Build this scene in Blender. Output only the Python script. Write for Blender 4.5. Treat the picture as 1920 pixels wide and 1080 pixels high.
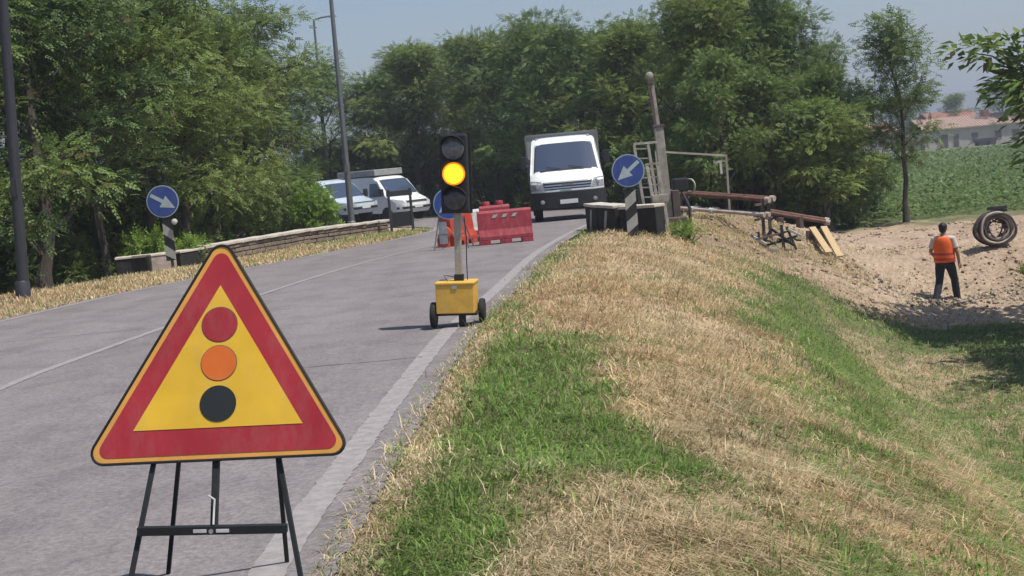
import bpy, bmesh, math, random
import numpy as np
from mathutils import Vector, Matrix, Euler
R = math.radians
random.seed(7)
scn = bpy.context.scene
for o in list(bpy.data.objects): bpy.data.objects.remove(o)
col = scn.collection

# ------------------------------------------------------------------ camera
CAM_H, ROLL, PITCH = 1.5, R(5.2), R(5.314)
cd = bpy.data.cameras.new('camera'); cam = bpy.data.objects.new('camera', cd); col.objects.link(cam)
cd.sensor_width = 36.0; cd.lens = 50.0; cd.clip_start = .05; cd.clip_end = 6000
fwd = Vector((0, math.cos(PITCH), -math.sin(PITCH))); up0 = Vector((0, math.sin(PITCH), math.cos(PITCH))); rt0 = Vector((1, 0, 0))
upv = up0 * math.cos(ROLL) + rt0 * math.sin(ROLL); rtv = rt0 * math.cos(ROLL) - up0 * math.sin(ROLL)
M = Matrix((rtv, upv, -fwd)).transposed().to_4x4(); M.translation = (0, 0, CAM_H); cam.matrix_world = M
scn.camera = cam
# ------------------------------------------------------------------ sky, sun, exposure
SUN_EL, SUN_AZ = R(64), math.atan2(.90, -.44)          # azimuth measured from +Y towards +X
w = bpy.data.worlds.new('World'); scn.world = w; w.use_nodes = True
nt = w.node_tree; nt.nodes.clear()
sky = nt.nodes.new('ShaderNodeTexSky'); sky.sky_type = 'NISHITA'; sky.sun_disc = False
sky.sun_elevation = SUN_EL; sky.sun_rotation = SUN_AZ
sky.air_density = 1.0; sky.dust_density = .7; sky.ozone_density = 3.0; sky.altitude = 50
bg = nt.nodes.new('ShaderNodeBackground'); bg.inputs[1].default_value = .088
wo = nt.nodes.new('ShaderNodeOutputWorld'); nt.links.new(sky.outputs[0], bg.inputs[0]); nt.links.new(bg.outputs[0], wo.inputs[0])
sd = bpy.data.lights.new('sun', 'SUN'); sun = bpy.data.objects.new('sun', sd); col.objects.link(sun)
sd.energy = 4.3; sd.angle = R(.53); sd.color = (1, .95, .87)
sdir = Vector((math.cos(SUN_EL) * math.sin(SUN_AZ), math.cos(SUN_EL) * math.cos(SUN_AZ), math.sin(SUN_EL)))
sun.rotation_euler = sdir.to_track_quat('Z', 'Y').to_euler(); sun.location = sdir * 60
vs = scn.view_settings; vs.view_transform = 'Standard'; vs.look = 'None'; vs.gamma = 1; vs.exposure = .25; vs.use_curve_mapping = False
scn.render.engine = 'CYCLES'; scn.cycles.max_bounces = 6; scn.cycles.transparent_max_bounces = 8
scn.cycles.volume_bounces = 0

# ------------------------------------------------------------------ helpers
def tag(o, label=None, cat=None, group=None, kind=None):
    if label: o['label'] = label
    if cat: o['category'] = cat
    if group: o['group'] = group
    if kind: o['kind'] = kind
    return o
def empty(name, loc=(0, 0, 0), rz=0, rot=None):
    o = bpy.data.objects.new(name, None); col.objects.link(o); o.location = loc
    o.rotation_euler = rot if rot else (0, 0, rz); o.empty_display_size = .2
    return o
def copy_tree(o, parent=None):
    c = o.copy(); col.objects.link(c); c.parent = parent
    for ch in o.children: copy_tree(ch, c)
    return c
def link_mesh(name, me, mat=None, parent=None):
    o = bpy.data.objects.new(name, me); col.objects.link(o)
    if mat and not me.materials: me.materials.append(mat)
    if parent: o.parent = parent
    return o
def basis(d):
    d = Vector(d).normalized(); a = Vector((0, 0, 1)) if abs(d.z) < .9 else Vector((1, 0, 0))
    u = d.cross(a).normalized(); return u, d.cross(u)
class MB:
    def __init__(s): s.v = []; s.f = []
    def add(s, vs, fs):
        n = len(s.v); s.v += [tuple(p) for p in vs]; s.f += [tuple(i + n for i in f) for f in fs]; return s
    def box(s, c, d, rot=None, taper=1.0):
        c = Vector(c); x, y, z = (k / 2 for k in d)
        P = [Vector((a * x * (taper if e > 0 else 1), b * y * (taper if e > 0 else 1), e * z)) for e in (-1, 1) for a, b in ((-1, -1), (1, -1), (1, 1), (-1, 1))]
        if rot: m = Euler(rot).to_matrix(); P = [m @ p for p in P]
        return s.add([p + c for p in P], [(3, 2, 1, 0), (4, 5, 6, 7), (0, 1, 5, 4), (1, 2, 6, 5), (2, 3, 7, 6), (3, 0, 4, 7)])
    def bar(s, p, q, w, h=None, up=None):
        p, q = Vector(p), Vector(q); d = (q - p).normalized(); h = h or w
        if up: u = d.cross(Vector(up)).normalized(); v = u.cross(d)
        else: u, v = basis(d)
        P = [b + u * (i * w / 2) + v * (j * h / 2) for b in (p, q) for i, j in ((-1, -1), (1, -1), (1, 1), (-1, 1))]
        return s.add(P, [(3, 2, 1, 0), (4, 5, 6, 7), (0, 1, 5, 4), (1, 2, 6, 5), (2, 3, 7, 6), (3, 0, 4, 7)])
    def tube(s, pts, rad, n=8, closed=False, caps=True):
        pts = [Vector(p) for p in pts]; k = len(pts)
        if not hasattr(rad, '__len__'): rad = [rad] * k
        V = []; u = None
        for i, p in enumerate(pts):
            a = pts[(i - 1) % k] if closed else pts[max(i - 1, 0)]; b = pts[(i + 1) % k] if closed else pts[min(i + 1, k - 1)]
            d = (b - a).normalized()
            if u is None: u, vv = basis(d)
            u = (u - d * u.dot(d)).normalized(); vv = d.cross(u)
            V += [p + (u * math.cos(t) + vv * math.sin(t)) * rad[i] for t in (2 * math.pi * j / n for j in range(n))]
        F = [(i * n + j, i * n + (j + 1) % n, (i + 1) % k * n + (j + 1) % n, (i + 1) % k * n + j) for i in range(k if closed else k - 1) for j in range(n)]
        if not closed and caps: F += [tuple(range(n))[::-1], tuple((k - 1) * n + j for j in range(n))]
        return s.add(V, F)
    def cyl(s, p, q, r0, r1=None, n=16): return s.tube([p, q], [r0, r0 if r1 is None else r1], n)
    def lathe(s, prof, c=(0, 0, 0), axis=(0, 0, 1), n=24):
        ax = Vector(axis).normalized(); u, v = basis(ax); c = Vector(c); V = []
        for r, h in prof: V += [c + ax * h + (u * math.cos(t) + v * math.sin(t)) * r for t in (2 * math.pi * j / n for j in range(n))]
        k = len(prof); F = [(i * n + j, i * n + (j + 1) % n, (i + 1) * n + (j + 1) % n, (i + 1) * n + j) for i in range(k - 1) for j in range(n)]
        F += [tuple(range(n))[::-1], tuple((k - 1) * n + j for j in range(n))]
        return s.add(V, F)
    def prism(s, poly, th, f=lambda a, b, c: (a, c, b)):
        # poly in (a,b); c from 0..th mapped by f
        n = len(poly)
        return s.add([f(a, b, 0) for a, b in poly] + [f(a, b, th) for a, b in poly],
                     [tuple(range(n)), tuple(range(2 * n - 1, n - 1, -1))] + [(j, j + n, (j + 1) % n + n, (j + 1) % n) for j in range(n)])
    def grid(s, rows):
        m = len(rows[0]); V = [p for r in rows for p in r]
        return s.add(V, [(i * m + j, i * m + j + 1, (i + 1) * m + j + 1, (i + 1) * m + j) for i in range(len(rows) - 1) for j in range(m - 1)])
    def mesh(s, name, smooth=False, bevel=0, fix=True):
        me = bpy.data.meshes.new(name); me.from_pydata(s.v, [], s.f)
        if fix:
            bm = bmesh.new(); bm.from_mesh(me); bmesh.ops.recalc_face_normals(bm, faces=bm.faces)
            if bevel: bmesh.ops.bevel(bm, geom=[e for e in bm.edges if len(e.link_faces) == 2 and e.calc_face_angle(0) > .6], offset=bevel, segments=2, profile=.6, affect='EDGES', clamp_overlap=True)
            bm.to_mesh(me); bm.free()
        if smooth:
            me.polygons.foreach_set('use_smooth', [True] * len(me.polygons)); me.set_sharp_from_angle(angle=R(40))
        me.update(); return me
    def build(s, name, mat, parent=None, smooth=False, bevel=0, fix=True):
        return link_mesh(name, s.mesh(name, smooth, bevel, fix), mat, parent)

def np_mesh(name, V, F, cols=None, colname='col', smooth=False):
    """V (n,3), F (m,k) all faces with k corners; cols per vertex (n,3)"""
    me = bpy.data.meshes.new(name); n, (m, k) = len(V), F.shape
    me.vertices.add(n); me.vertices.foreach_set('co', np.ascontiguousarray(V, np.float32).ravel())
    me.loops.add(m * k); me.loops.foreach_set('vertex_index', np.ascontiguousarray(F, np.int32).ravel())
    me.polygons.add(m); me.polygons.foreach_set('loop_start', np.arange(0, m * k, k, dtype=np.int32))
    if smooth: me.polygons.foreach_set('use_smooth', np.ones(m, bool))
    me.update(calc_edges=True)
    if cols is not None:
        a = me.color_attributes.new(colname, 'FLOAT_COLOR', 'POINT')
        a.data.foreach_set('color', np.concatenate([cols, np.ones((n, 1))], 1).astype(np.float32).ravel())
    return me

# ------------------------------------------------------------------ materials
def mat(name, c, rough=.6, metal=0, var=.0, scale=8, bump=0, bscale=40, spec=.4, c2=None, coat=0, emit=None, estr=0, contrast=None, stretch=None):
    m = bpy.data.materials.new(name); m.use_nodes = True; t = m.node_tree; b = t.nodes['Principled BSDF']
    b.inputs['Roughness'].default_value = rough; b.inputs['Metallic'].default_value = metal; b.inputs['Specular IOR Level'].default_value = spec
    b.inputs['Base Color'].default_value = (*c, 1); b.inputs['Coat Weight'].default_value = coat
    if emit: b.inputs['Emission Color'].default_value = (*emit, 1); b.inputs['Emission Strength'].default_value = estr
    if var or c2:
        tc = t.nodes.new('ShaderNodeTexCoord'); n = t.nodes.new('ShaderNodeTexNoise'); n.inputs['Scale'].default_value = scale
        n.inputs['Detail'].default_value = 6; n.inputs['Roughness'].default_value = .65
        src = tc.outputs['Object']
        if stretch:
            mp = t.nodes.new('ShaderNodeMapping'); mp.inputs['Scale'].default_value = stretch; t.links.new(src, mp.inputs[0]); src = mp.outputs[0]
        t.links.new(src, n.inputs['Vector'])
        r = t.nodes.new('ShaderNodeValToRGB'); lo, hi = contrast or (.32, .68)
        r.color_ramp.elements[0].position = lo; r.color_ramp.elements[1].position = hi
        a = c2 or tuple(x * (1 - var) for x in c); d = c if c2 else tuple(min(1, x * (1 + var)) for x in c)
        r.color_ramp.elements[0].color = (*a, 1); r.color_ramp.elements[1].color = (*d, 1)
        t.links.new(n.outputs[0], r.inputs[0]); t.links.new(r.outputs[0], b.inputs['Base Color'])
    if bump:
        tc = t.nodes.new('ShaderNodeTexCoord'); n = t.nodes.new('ShaderNodeTexNoise'); n.inputs['Scale'].default_value = bscale; n.inputs['Detail'].default_value = 4
        bp = t.nodes.new('ShaderNodeBump'); bp.inputs['Strength'].default_value = bump; bp.inputs['Distance'].default_value = .02
        t.links.new(tc.outputs['Object'], n.inputs['Vector']); t.links.new(n.outputs[0], bp.inputs['Height']); t.links.new(bp.outputs[0], b.inputs['Normal'])
    return m
def mat_attr(name, rough=.7, transl=0, nscale=0, namt=.3, bump=0, tint=(1, 1, 1), spec=.25):
    """colour read from the vertex colour 'col' (its own pigment), plus fine noise"""
    m = bpy.data.materials.new(name); m.use_nodes = True; t = m.node_tree; b = t.nodes['Principled BSDF']
    b.inputs['Roughness'].default_value = rough; b.inputs['Specular IOR Level'].default_value = spec
    a = t.nodes.new('ShaderNodeAttribute'); a.attribute_name = 'col'; out = a.outputs['Color']
    if nscale:
        tc = t.nodes.new('ShaderNodeTexCoord'); n = t.nodes.new('ShaderNodeTexNoise'); n.inputs['Scale'].default_value = nscale; n.inputs['Detail'].default_value = 8; n.inputs['Roughness'].default_value = .7
        t.links.new(tc.outputs['Object'], n.inputs['Vector'])
        mr = t.nodes.new('ShaderNodeMapRange'); mr.inputs['From Min'].default_value = .3; mr.inputs['From Max'].default_value = .7
        mr.inputs['To Min'].default_value = 1 - namt; mr.inputs['To Max'].default_value = 1 + namt; t.links.new(n.outputs[0], mr.inputs['Value'])
        mx = t.nodes.new('ShaderNodeVectorMath'); mx.operation = 'SCALE'; t.links.new(out, mx.inputs[0]); t.links.new(mr.outputs[0], mx.inputs['Scale']); out = mx.outputs[0]
        if bump:
            bp = t.nodes.new('ShaderNodeBump'); bp.inputs['Strength'].default_value = bump; bp.inputs['Distance'].default_value = .03
            t.links.new(n.outputs[0], bp.inputs['Height']); t.links.new(bp.outputs[0], b.inputs['Normal'])
    t.links.new(out, b.inputs['Base Color'])
    if transl:
        tr = t.nodes.new('ShaderNodeBsdfTranslucent'); mix = t.nodes.new('ShaderNodeMixShader'); mix.inputs[0].default_value = transl
        t.links.new(out, tr.inputs['Color']); t.links.new(b.outputs[0], mix.inputs[1]); t.links.new(tr.outputs[0], mix.inputs[2])
        t.links.new(mix.outputs[0], t.nodes['Material Output'].inputs['Surface'])
    return m
MT = dict(
    white_paint=mat('white_paint', (.80, .82, .81), .32, var=.05, scale=3, coat=.3),
    pale_paint=mat('pale_paint', (.50, .58, .64), .35, var=.06, scale=3, coat=.3),
    grey_tarp=mat('grey_tarp', (.33, .34, .33), .7, var=.15, scale=4, bump=.2, bscale=6),
    glass=mat('vehicle_glass', (.05, .07, .115), .05, spec=1.0),
    black_plastic=mat('black_plastic', (.022, .023, .026), .55, var=.25, scale=12),
    rubber=mat('rubber', (.02, .02, .02), .85, var=.3, scale=20, bump=.2),
    steel_rim=mat('steel_rim', (.42, .42, .42), .4, metal=.7),
    lamp_glass=mat('lamp_glass', (.30, .31, .33), .12, spec=.8, var=.3, scale=14),
    chrome=mat('chrome', (.55, .56, .57), .3, metal=.9),
    plate=mat('number_plate', (.7, .7, .68), .4),
    yellow_box=mat('yellow_box', (.70, .40, .06), .5, var=.14, scale=7, bump=.1, bscale=20),
    yellow_top=mat('yellow_lid', (.72, .43, .07), .5, var=.12, scale=7),
    red_plastic=mat('red_plastic', (.32, .034, .05), .55, var=.2, scale=6, bump=.1, bscale=20),
    orange_red=mat('orange_red_plastic', (.48, .06, .035), .55, var=.2, scale=6),
    orange_plastic=mat('orange_plastic', (.62, .09, .03), .45, var=.15, scale=10),
    dirty_white=mat('dirty_white', (.55, .55, .53), .6, var=.2, scale=10),
    galv=mat('galvanised_pole', (.20, .205, .21), .5, metal=.5, var=.2, scale=5, stretch=(6, 6, .6)),
    dark_pole=mat('dark_pole', (.05, .052, .06), .55, metal=.3, var=.25, scale=4, stretch=(6, 6, .5)),
    black_iron=mat('black_iron', (.012, .015, .015), .5, var=.3, scale=14),
    sign_red=mat('sign_red', (.33, .020, .030), .5, var=.16, scale=2.6),
    sign_yellow=mat('sign_yellow', (.66, .40, .028), .5, var=.11, scale=3),
    sign_edge=mat('sign_edge_amber', (.62, .30, .06), .5, var=.12, scale=9),
    sign_orange=mat('sign_orange', (.60, .13, .015), .45, var=.06, scale=8),
    sign_black=mat('sign_black', (.016, .02, .02), .5),
    sign_blue=mat('sign_blue', (.035, .07, .27), .4, var=.12, scale=7),
    sign_rim=mat('sign_rim', (.34, .44, .55), .5),
    sign_white=mat('sign_white', (.40, .48, .52), .5, var=.15, scale=10),
    board_black=mat('board_black', (.02, .021, .024), .5),
    board_white=mat('board_white', (.36, .36, .34), .6, var=.15, scale=10),
    grey_back=mat('sign_back', (.22, .225, .23), .5, metal=.4),
    lens_dark=mat('lens_dark', (.05, .05, .055), .25, spec=.7, var=.4, scale=30),
    lens_grey=mat('lens_grey', (.15, .145, .16), .22, spec=.8, var=.35, scale=24),
    lens_lit=mat('lens_lit_yellow', (.9, .6, .02), .4, emit=(1.0, .66, .03), estr=1.1, var=.1, scale=30),
    lens_rim=mat('lens_rim_amber', (.8, .2, .02), .4, emit=(1.0, .28, .01), estr=.8),
    concrete=mat('concrete', (.42, .385, .345), .9, var=.22, scale=5, bump=.4, bscale=30),
    stone=mat('wall_stone', (.27, .215, .165), .92, c2=(.15, .115, .085), scale=3.2, bump=.6, bscale=25),
    coping=mat('coping_stone', (.55, .50, .43), .9, var=.2, scale=5, bump=.4, bscale=30),
    mortar=mat('mortar', (.10, .082, .065), .95, var=.2, scale=10),
    black_block=mat('black_painted_block', (.011, .011, .012), .85, c2=(.03, .03, .03), scale=6, bump=.4, bscale=30),
    white_block=mat('white_painted_block', (.44, .38, .35), .85, c2=(.26, .20, .17), scale=5, bump=.4, bscale=30),
    rust=mat('rusty_pipe', (.21, .10, .07), .75, c2=(.09, .05, .04), scale=6, bump=.3, bscale=50),
    pale_pipe=mat('pale_pipe', (.56, .49, .43), .6, c2=(.32, .25, .21), scale=6),
    rig_steel=mat('rig_steel', (.48, .44, .385), .6, c2=(.27, .235, .20), scale=5, metal=.15, bump=.2, bscale=30),
    rig_brown=mat('rig_brown', (.16, .115, .10), .7, c2=(.07, .055, .05), scale=6),
    timber=mat('new_timber', (.62, .47, .27), .75, c2=(.48, .33, .17), scale=5, stretch=(9, .8, 9)),
    skin=mat('skin', (.36, .20, .14), .55), hair=mat('hair', (.012, .011, .011), .6),
    vest=mat('orange_vest', (.80, .13, .02), .7, var=.12, scale=14), vest_low=mat('vest_band', (.42, .045, .045), .65, var=.1, scale=20),
    tshirt=mat('pale_tshirt', (.60, .50, .44), .8), trousers=mat('dark_trousers', (.014, .018, .026), .85, var=.3, scale=14),
    shoes=mat('shoes', (.02, .02, .022), .6), sole=mat('sole', (.4, .38, .36), .7),
    coil=mat('coil_pipe', (.045, .035, .035), .5, c2=(.12, .09, .08), scale=5),
    bark=mat('bark', (.10, .085, .07), .95, c2=(.045, .037, .03), scale=7, bump=.6, bscale=20, stretch=(3, 3, .7)),
    plaster=mat('plaster', (.42, .37, .34), .9, var=.18, scale=.6), tile=mat('roof_tile', (.42, .19, .14), .9, c2=(.26, .125, .095), scale=1.2),
    tile2=mat('roof_tile_pale', (.46, .31, .25), .9, c2=(.33, .22, .18), scale=1.5), shutter=mat('shutter', (.07, .055, .05), .7), brickred=mat('chimney_brick', (.42, .15, .10), .9),
    leaf=mat_attr('leaf', .55, .32, spec=.25), grass=mat_attr('grass_blade', .75, .28, spec=.15), clod=mat_attr('clod', .95, spec=.1),
    ground=mat_attr('ground', .95, nscale=9, namt=.38, bump=.9, spec=.08),
)

def worn_sign(m, dust=(.30, .26, .22), amt=.30):
    t = m.node_tree; b = t.nodes['Principled BSDF']; src = b.inputs['Base Color'].links[0].from_socket; N = t.nodes.new; tc = N('ShaderNodeTexCoord')
    n = N('ShaderNodeTexNoise'); n.inputs['Scale'].default_value = 9; n.inputs['Detail'].default_value = 10; n.inputs['Roughness'].default_value = .75; mp = N('ShaderNodeMapping'); mp.inputs['Scale'].default_value = (1.6, 1, .5); t.links.new(tc.outputs['Object'], mp.inputs[0]); t.links.new(mp.outputs[0], n.inputs['Vector'])
    r = N('ShaderNodeMapRange'); r.inputs['From Min'].default_value = .48; r.inputs['From Max'].default_value = .78; r.inputs['To Max'].default_value = amt; t.links.new(n.outputs[0], r.inputs['Value'])
    mx = N('ShaderNodeMix'); mx.data_type = 'RGBA'; mx.inputs[7].default_value = (*dust, 1); t.links.new(r.outputs[0], mx.inputs[0]); t.links.new(src, mx.inputs[6]); t.links.new(mx.outputs[2], b.inputs['Base Color'])
    n2 = N('ShaderNodeTexNoise'); n2.inputs['Scale'].default_value = 5; t.links.new(tc.outputs['Object'], n2.inputs['Vector']); r2 = N('ShaderNodeMapRange'); r2.inputs['To Min'].default_value = .25; r2.inputs['To Max'].default_value = .75; t.links.new(n2.outputs[0], r2.inputs['Value']); t.links.new(r2.outputs[0], b.inputs['Roughness'])
    bp = N('ShaderNodeBump'); bp.inputs['Strength'].default_value = .25; bp.inputs['Distance'].default_value = .02; t.links.new(n2.outputs[0], bp.inputs['Height']); t.links.new(bp.outputs[0], b.inputs['Normal'])
for k_ in ('sign_red', 'sign_yellow', 'sign_orange', 'sign_blue', 'sign_edge', 'yellow_box', 'orange_red'): worn_sign(MT[k_], amt=.2 if k_ != 'yellow_box' else .4)
MT['red_plastic'] and worn_sign(MT['red_plastic'], (.42, .25, .22), .45)

# ------------------------------------------------------------------ terrain shape
RLN = np.array([(-1.25, -8), (-1.15, 0), (-1.02, 5.28), (-.91, 7.47), (-.79, 9.6), (-.59, 12.56), (-.19, 16.56), (.39, 22.66), (1.0, 27.3), (1.74, 31.93), (2.5, 36), (3.0, 40), (3.1, 45), (2.6, 50), (1.0, 56), (-2, 62), (-7, 68), (-14, 73), (-26, 79), (-60, 92)])
LLN = np.array([(-7.75, -8), (-7.75, 0), (-7.65, 5.28), (-7.6, 7.5), (-7.5, 9.6), (-7.38, 12.5), (-7.05, 16.6), (-6.25, 21.9), (-5.5, 24.8), (-3.95, 29.84), (-2.5, 34.6), (-2.0, 38.5), (-2.2, 43), (-3.2, 48), (-5.5, 54), (-9.5, 59), (-15, 63), (-21, 66), (-32, 71), (-64, 83)])
def sm(x, a, b):
    t = np.clip((x - a) / (b - a), 0, 1); return t * t * (3 - 2 * t)
def zr(Y): Y = np.asarray(Y, float); return -.012 * np.clip(Y - 12, 0, 24) - .025 * np.clip(Y - 36, 0, 40)
def hash2(i, j, s): 
    h = np.sin(i * 127.1 + j * 311.7 + s * 74.7) * 43758.5453; return h - np.floor(h)
def vnoise(x, y, s=0):
    i, j = np.floor(x), np.floor(y); f, g = x - i, y - j; f = f * f * (3 - 2 * f); g = g * g * (3 - 2 * g)
    a, b, c, d = hash2(i, j, s), hash2(i + 1, j, s), hash2(i, j + 1, s), hash2(i + 1, j + 1, s)
    return (a * (1 - f) + b * f) * (1 - g) + (c * (1 - f) + d * f) * g
def fbm(x, y, s=0, o=4):
    t = 0; a = .5
    for k in range(o): t = t + a * vnoise(x * 2 ** k, y * 2 ** k, s + k); a *= .5
    return t / (1 - .5 ** o)
def eR(Y): return np.interp(Y, RLN[:13, 1], RLN[:13, 0])
def eL(Y): return np.interp(Y, LLN[:12, 1], LLN[:12, 0])
def T(X, Y, bumps=True):
    X = np.asarray(X, float); Y = np.asarray(Y, float); s = X - eR(Y)
    zf = -1.75 - .011 * np.clip(Y - 45, 0, 400); z0 = zr(Y)
    k = np.clip((Y - 28.5) / 4.5, 0, 1); z = z0 + (zf - z0) * sm(s, .9 + .8 * k, 6 + 1.5 * k)
    sdist = 6.2 + 2 * np.clip((Y - 22) / 10, 0, 1)
    z = z - .92 * sm(s, sdist - 3.0, sdist) * (1 - sm(s, 14, 30)) * (1 - sm(Y, 31.8, 35.5))
    l = eL(Y) - X                                                   # left of the left line
    z = z - 1.5 * sm(l, 3.2, 8.5) * (1 - sm(Y, 40, 50))
    if bumps:
        off = np.maximum(np.clip((s - .35) / .8, 0, 1), np.clip((l - .5) / .8, 0, 1)) * (1 - sm(Y, 90, 140))
        z = z + off * ((fbm(X * 1.1, Y * 1.1, 3) - .5) * .16 + (fbm(X * 4, Y * 4, 9, 3) - .5) * .06)
        pad = sm(s, 1.8, 3) * sm(Y, 27.5, 29.5) * (1 - sm(Y, 40, 43)); z = z + pad * (fbm(X * 2.3, Y * 2.3, 21) - .55) * .30
    return z
def gz(x, y): return float(T(np.array(x), np.array(y)))

def dirt_mask(X, Y):
    s = X - eR(Y); n = (fbm(X * .6, Y * .6, 31) - .5) * 3
    return sm(s + n * .4, 1.7, 2.8) * sm(Y + n * .6, 27.4, 28.8) * (1 - sm(Y + n * .5, 42.5, 44))
def dryness(X, Y):
    """1 = straw, 0 = green grass"""
    s = X - eR(Y)
    d = .70 + (fbm(X * .55 + 3, Y * .38, 5) - .5) * 1.7 + (fbm(X * 2.2, Y * 1.8, 8) - .5) * 1.1 + (fbm(X * 7, Y * 5, 18, 3) - .5) * 1.0 + (fbm(X * 17, Y * 12, 19, 2) - .5) * .8
    def blob(cx, cy, rx, ry, a, amt):
        c, q = math.cos(a), math.sin(a); u = (X - cx) * c + (Y - cy) * q; v = -(X - cx) * q + (Y - cy) * c
        return amt * np.exp(-((u / rx) ** 2 + (v / ry) ** 2))
    d = d - blob(.05, 9.0, .60, 2.1, 0, 1.35) - blob(.45, 7.25, .42, .75, R(25), 1.5) - blob(-.42, 5.6, .38, 1.1, 0, 1.5)
    d = d + blob(.9, 12.5, .9, 4.5, R(6), .7) + blob(.95, 8.4, .3, 1.3, R(12), .8) + blob(.35, 5.7, .35, .55, 0, .5) + blob(1.5, 20, 1.3, 5, 0, .5)
    d = d - np.exp(-((s - 4.0 - (Y - 18) * .06) / .75) ** 2) * sm(Y, 9, 14) * (.25 + 1.1 * fbm(X * .9, Y * .5, 77))          # green streak low on the bank
    d = d - np.exp(-((s - .38) / .22) ** 2) * .6 * sm(Y, 12, 16)
    d = d - sm(s, 5.0, 7.0) * .45 - .16 * sm(s, 2.5, 4) + np.exp(-((s - .36) / .11) ** 2) * 1.1 * (1 - sm(Y, 10, 13))
    return np.clip(d, 0, 1)
def lerp3(a, b, t): return np.asarray(a)[None] * (1 - t[:, None]) + np.asarray(b)[None] * t[:, None]

# ------------------------------------------------------------------ ground sheet
def axis(lo, f0, f1, hi, st):
    a = list(np.arange(f0, f1 + 1e-6, st)); q = st; x = f1
    while x < hi: q *= 1.13; x += q; a.append(x)
    q = st; x = f0; b = []
    while x > lo: q *= 1.13; x -= q; b.append(x)
    return np.array(b[::-1] + a)
gx = axis(-2500, -11, 15, 2500, .2); gy = axis(-60, 2, 46, 4000, .22)
GX, GY = np.meshgrid(gx, gy); GXf, GYf = GX.ravel(), GY.ravel()
GZ = T(GXf, GYf)
# sink the sheet under the roadway
RN = 260
def resample(P, n):
    P = np.asarray(P, float); k = len(P); u = np.linspace(0, k - 1, n); i = np.clip(u.astype(int), 0, k - 2); f = (u - i)[:, None]
    g = lambda j: P[np.clip(j, 0, k - 1)]
    a, b, c, d = g(i - 1), g(i), g(i + 1), g(i + 2)
    return .5 * (2 * b + (c - a) * f + (2 * a - 5 * b + 4 * c - d) * f ** 2 + (3 * b - a - 3 * c + d) * f ** 3)
RC, LC = resample(RLN, RN), resample(LLN, RN)
wdir = RC - LC; wlen = np.linalg.norm(wdir, axis=1)[:, None]; wdir /= wlen
RE = RC + wdir * (.22 + .05 * np.sin(np.arange(RN) * .9)[:, None] * 0); LE = LC - wdir * .18
mid = (RE + LE) / 2; dmin = np.full(len(GXf), 1e9); hw = np.linalg.norm(RE - LE, axis=1) / 2
near = (GYf > -15) & (GYf < 100) & (np.abs(GXf) < 80)
idx = np.where(near)[0]
for c0 in range(0, len(idx), 4000):
    ii = idx[c0:c0 + 4000]; d = np.hypot(GXf[ii, None] - mid[None, :, 0], GYf[ii, None] - mid[None, :, 1]) - hw[None]
    dmin[ii] = d.min(1)
GZ = np.where(dmin < .35, np.minimum(GZ, zr(GYf)) - .004 - .07 * sm(-dmin, .0, .5), GZ)
dry = dryness(GXf, GYf); C = lerp3((.15, .15, .08), (.43, .32, .21), dry)
dm = dirt_mask(GXf, GYf); n1 = fbm(GXf * .9, GYf * .9, 40)
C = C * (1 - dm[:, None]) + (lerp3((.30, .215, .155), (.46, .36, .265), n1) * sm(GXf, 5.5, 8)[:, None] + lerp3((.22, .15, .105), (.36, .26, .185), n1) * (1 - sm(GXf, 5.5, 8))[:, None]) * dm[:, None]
sR = GXf - eR(GYf); soil = np.clip(1 - sR / .45, 0, 1) * (sR > 0) * (GYf < 45)
C = C * (1 - soil[:, None]) + np.array([.17, .145, .12])[None] * soil[:, None]
fld = sm(GYf, 45.5, 47) * sm(sR, 5, 7) ; fcol = lerp3((.085, .115, .045), (.12, .15, .06), fbm(GXf * .2, GYf * .2, 50))
C = C * (1 - fld[:, None]) + fcol * fld[:, None]
trk = np.exp(-((GYf - 208 - (GXf - 60) * .15) / 9) ** 2) * (GXf > 20); C = C * (1 - trk[:, None]) + np.array([.42, .38, .28])[None] * trk[:, None]
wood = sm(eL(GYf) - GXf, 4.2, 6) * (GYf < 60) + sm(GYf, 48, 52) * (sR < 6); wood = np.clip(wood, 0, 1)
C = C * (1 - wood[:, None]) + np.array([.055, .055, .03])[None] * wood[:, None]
nx, ny = len(gx), len(gy); I = np.arange(nx * ny).reshape(ny, nx)
F = np.stack([I[:-1, :-1], I[:-1, 1:], I[1:, 1:], I[1:, :-1]], -1).reshape(-1, 4)
tag(link_mesh('ground', np_mesh('ground', np.stack([GXf, GYf, GZ], 1), F, C, smooth=True), MT['ground']), kind='structure')

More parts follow.
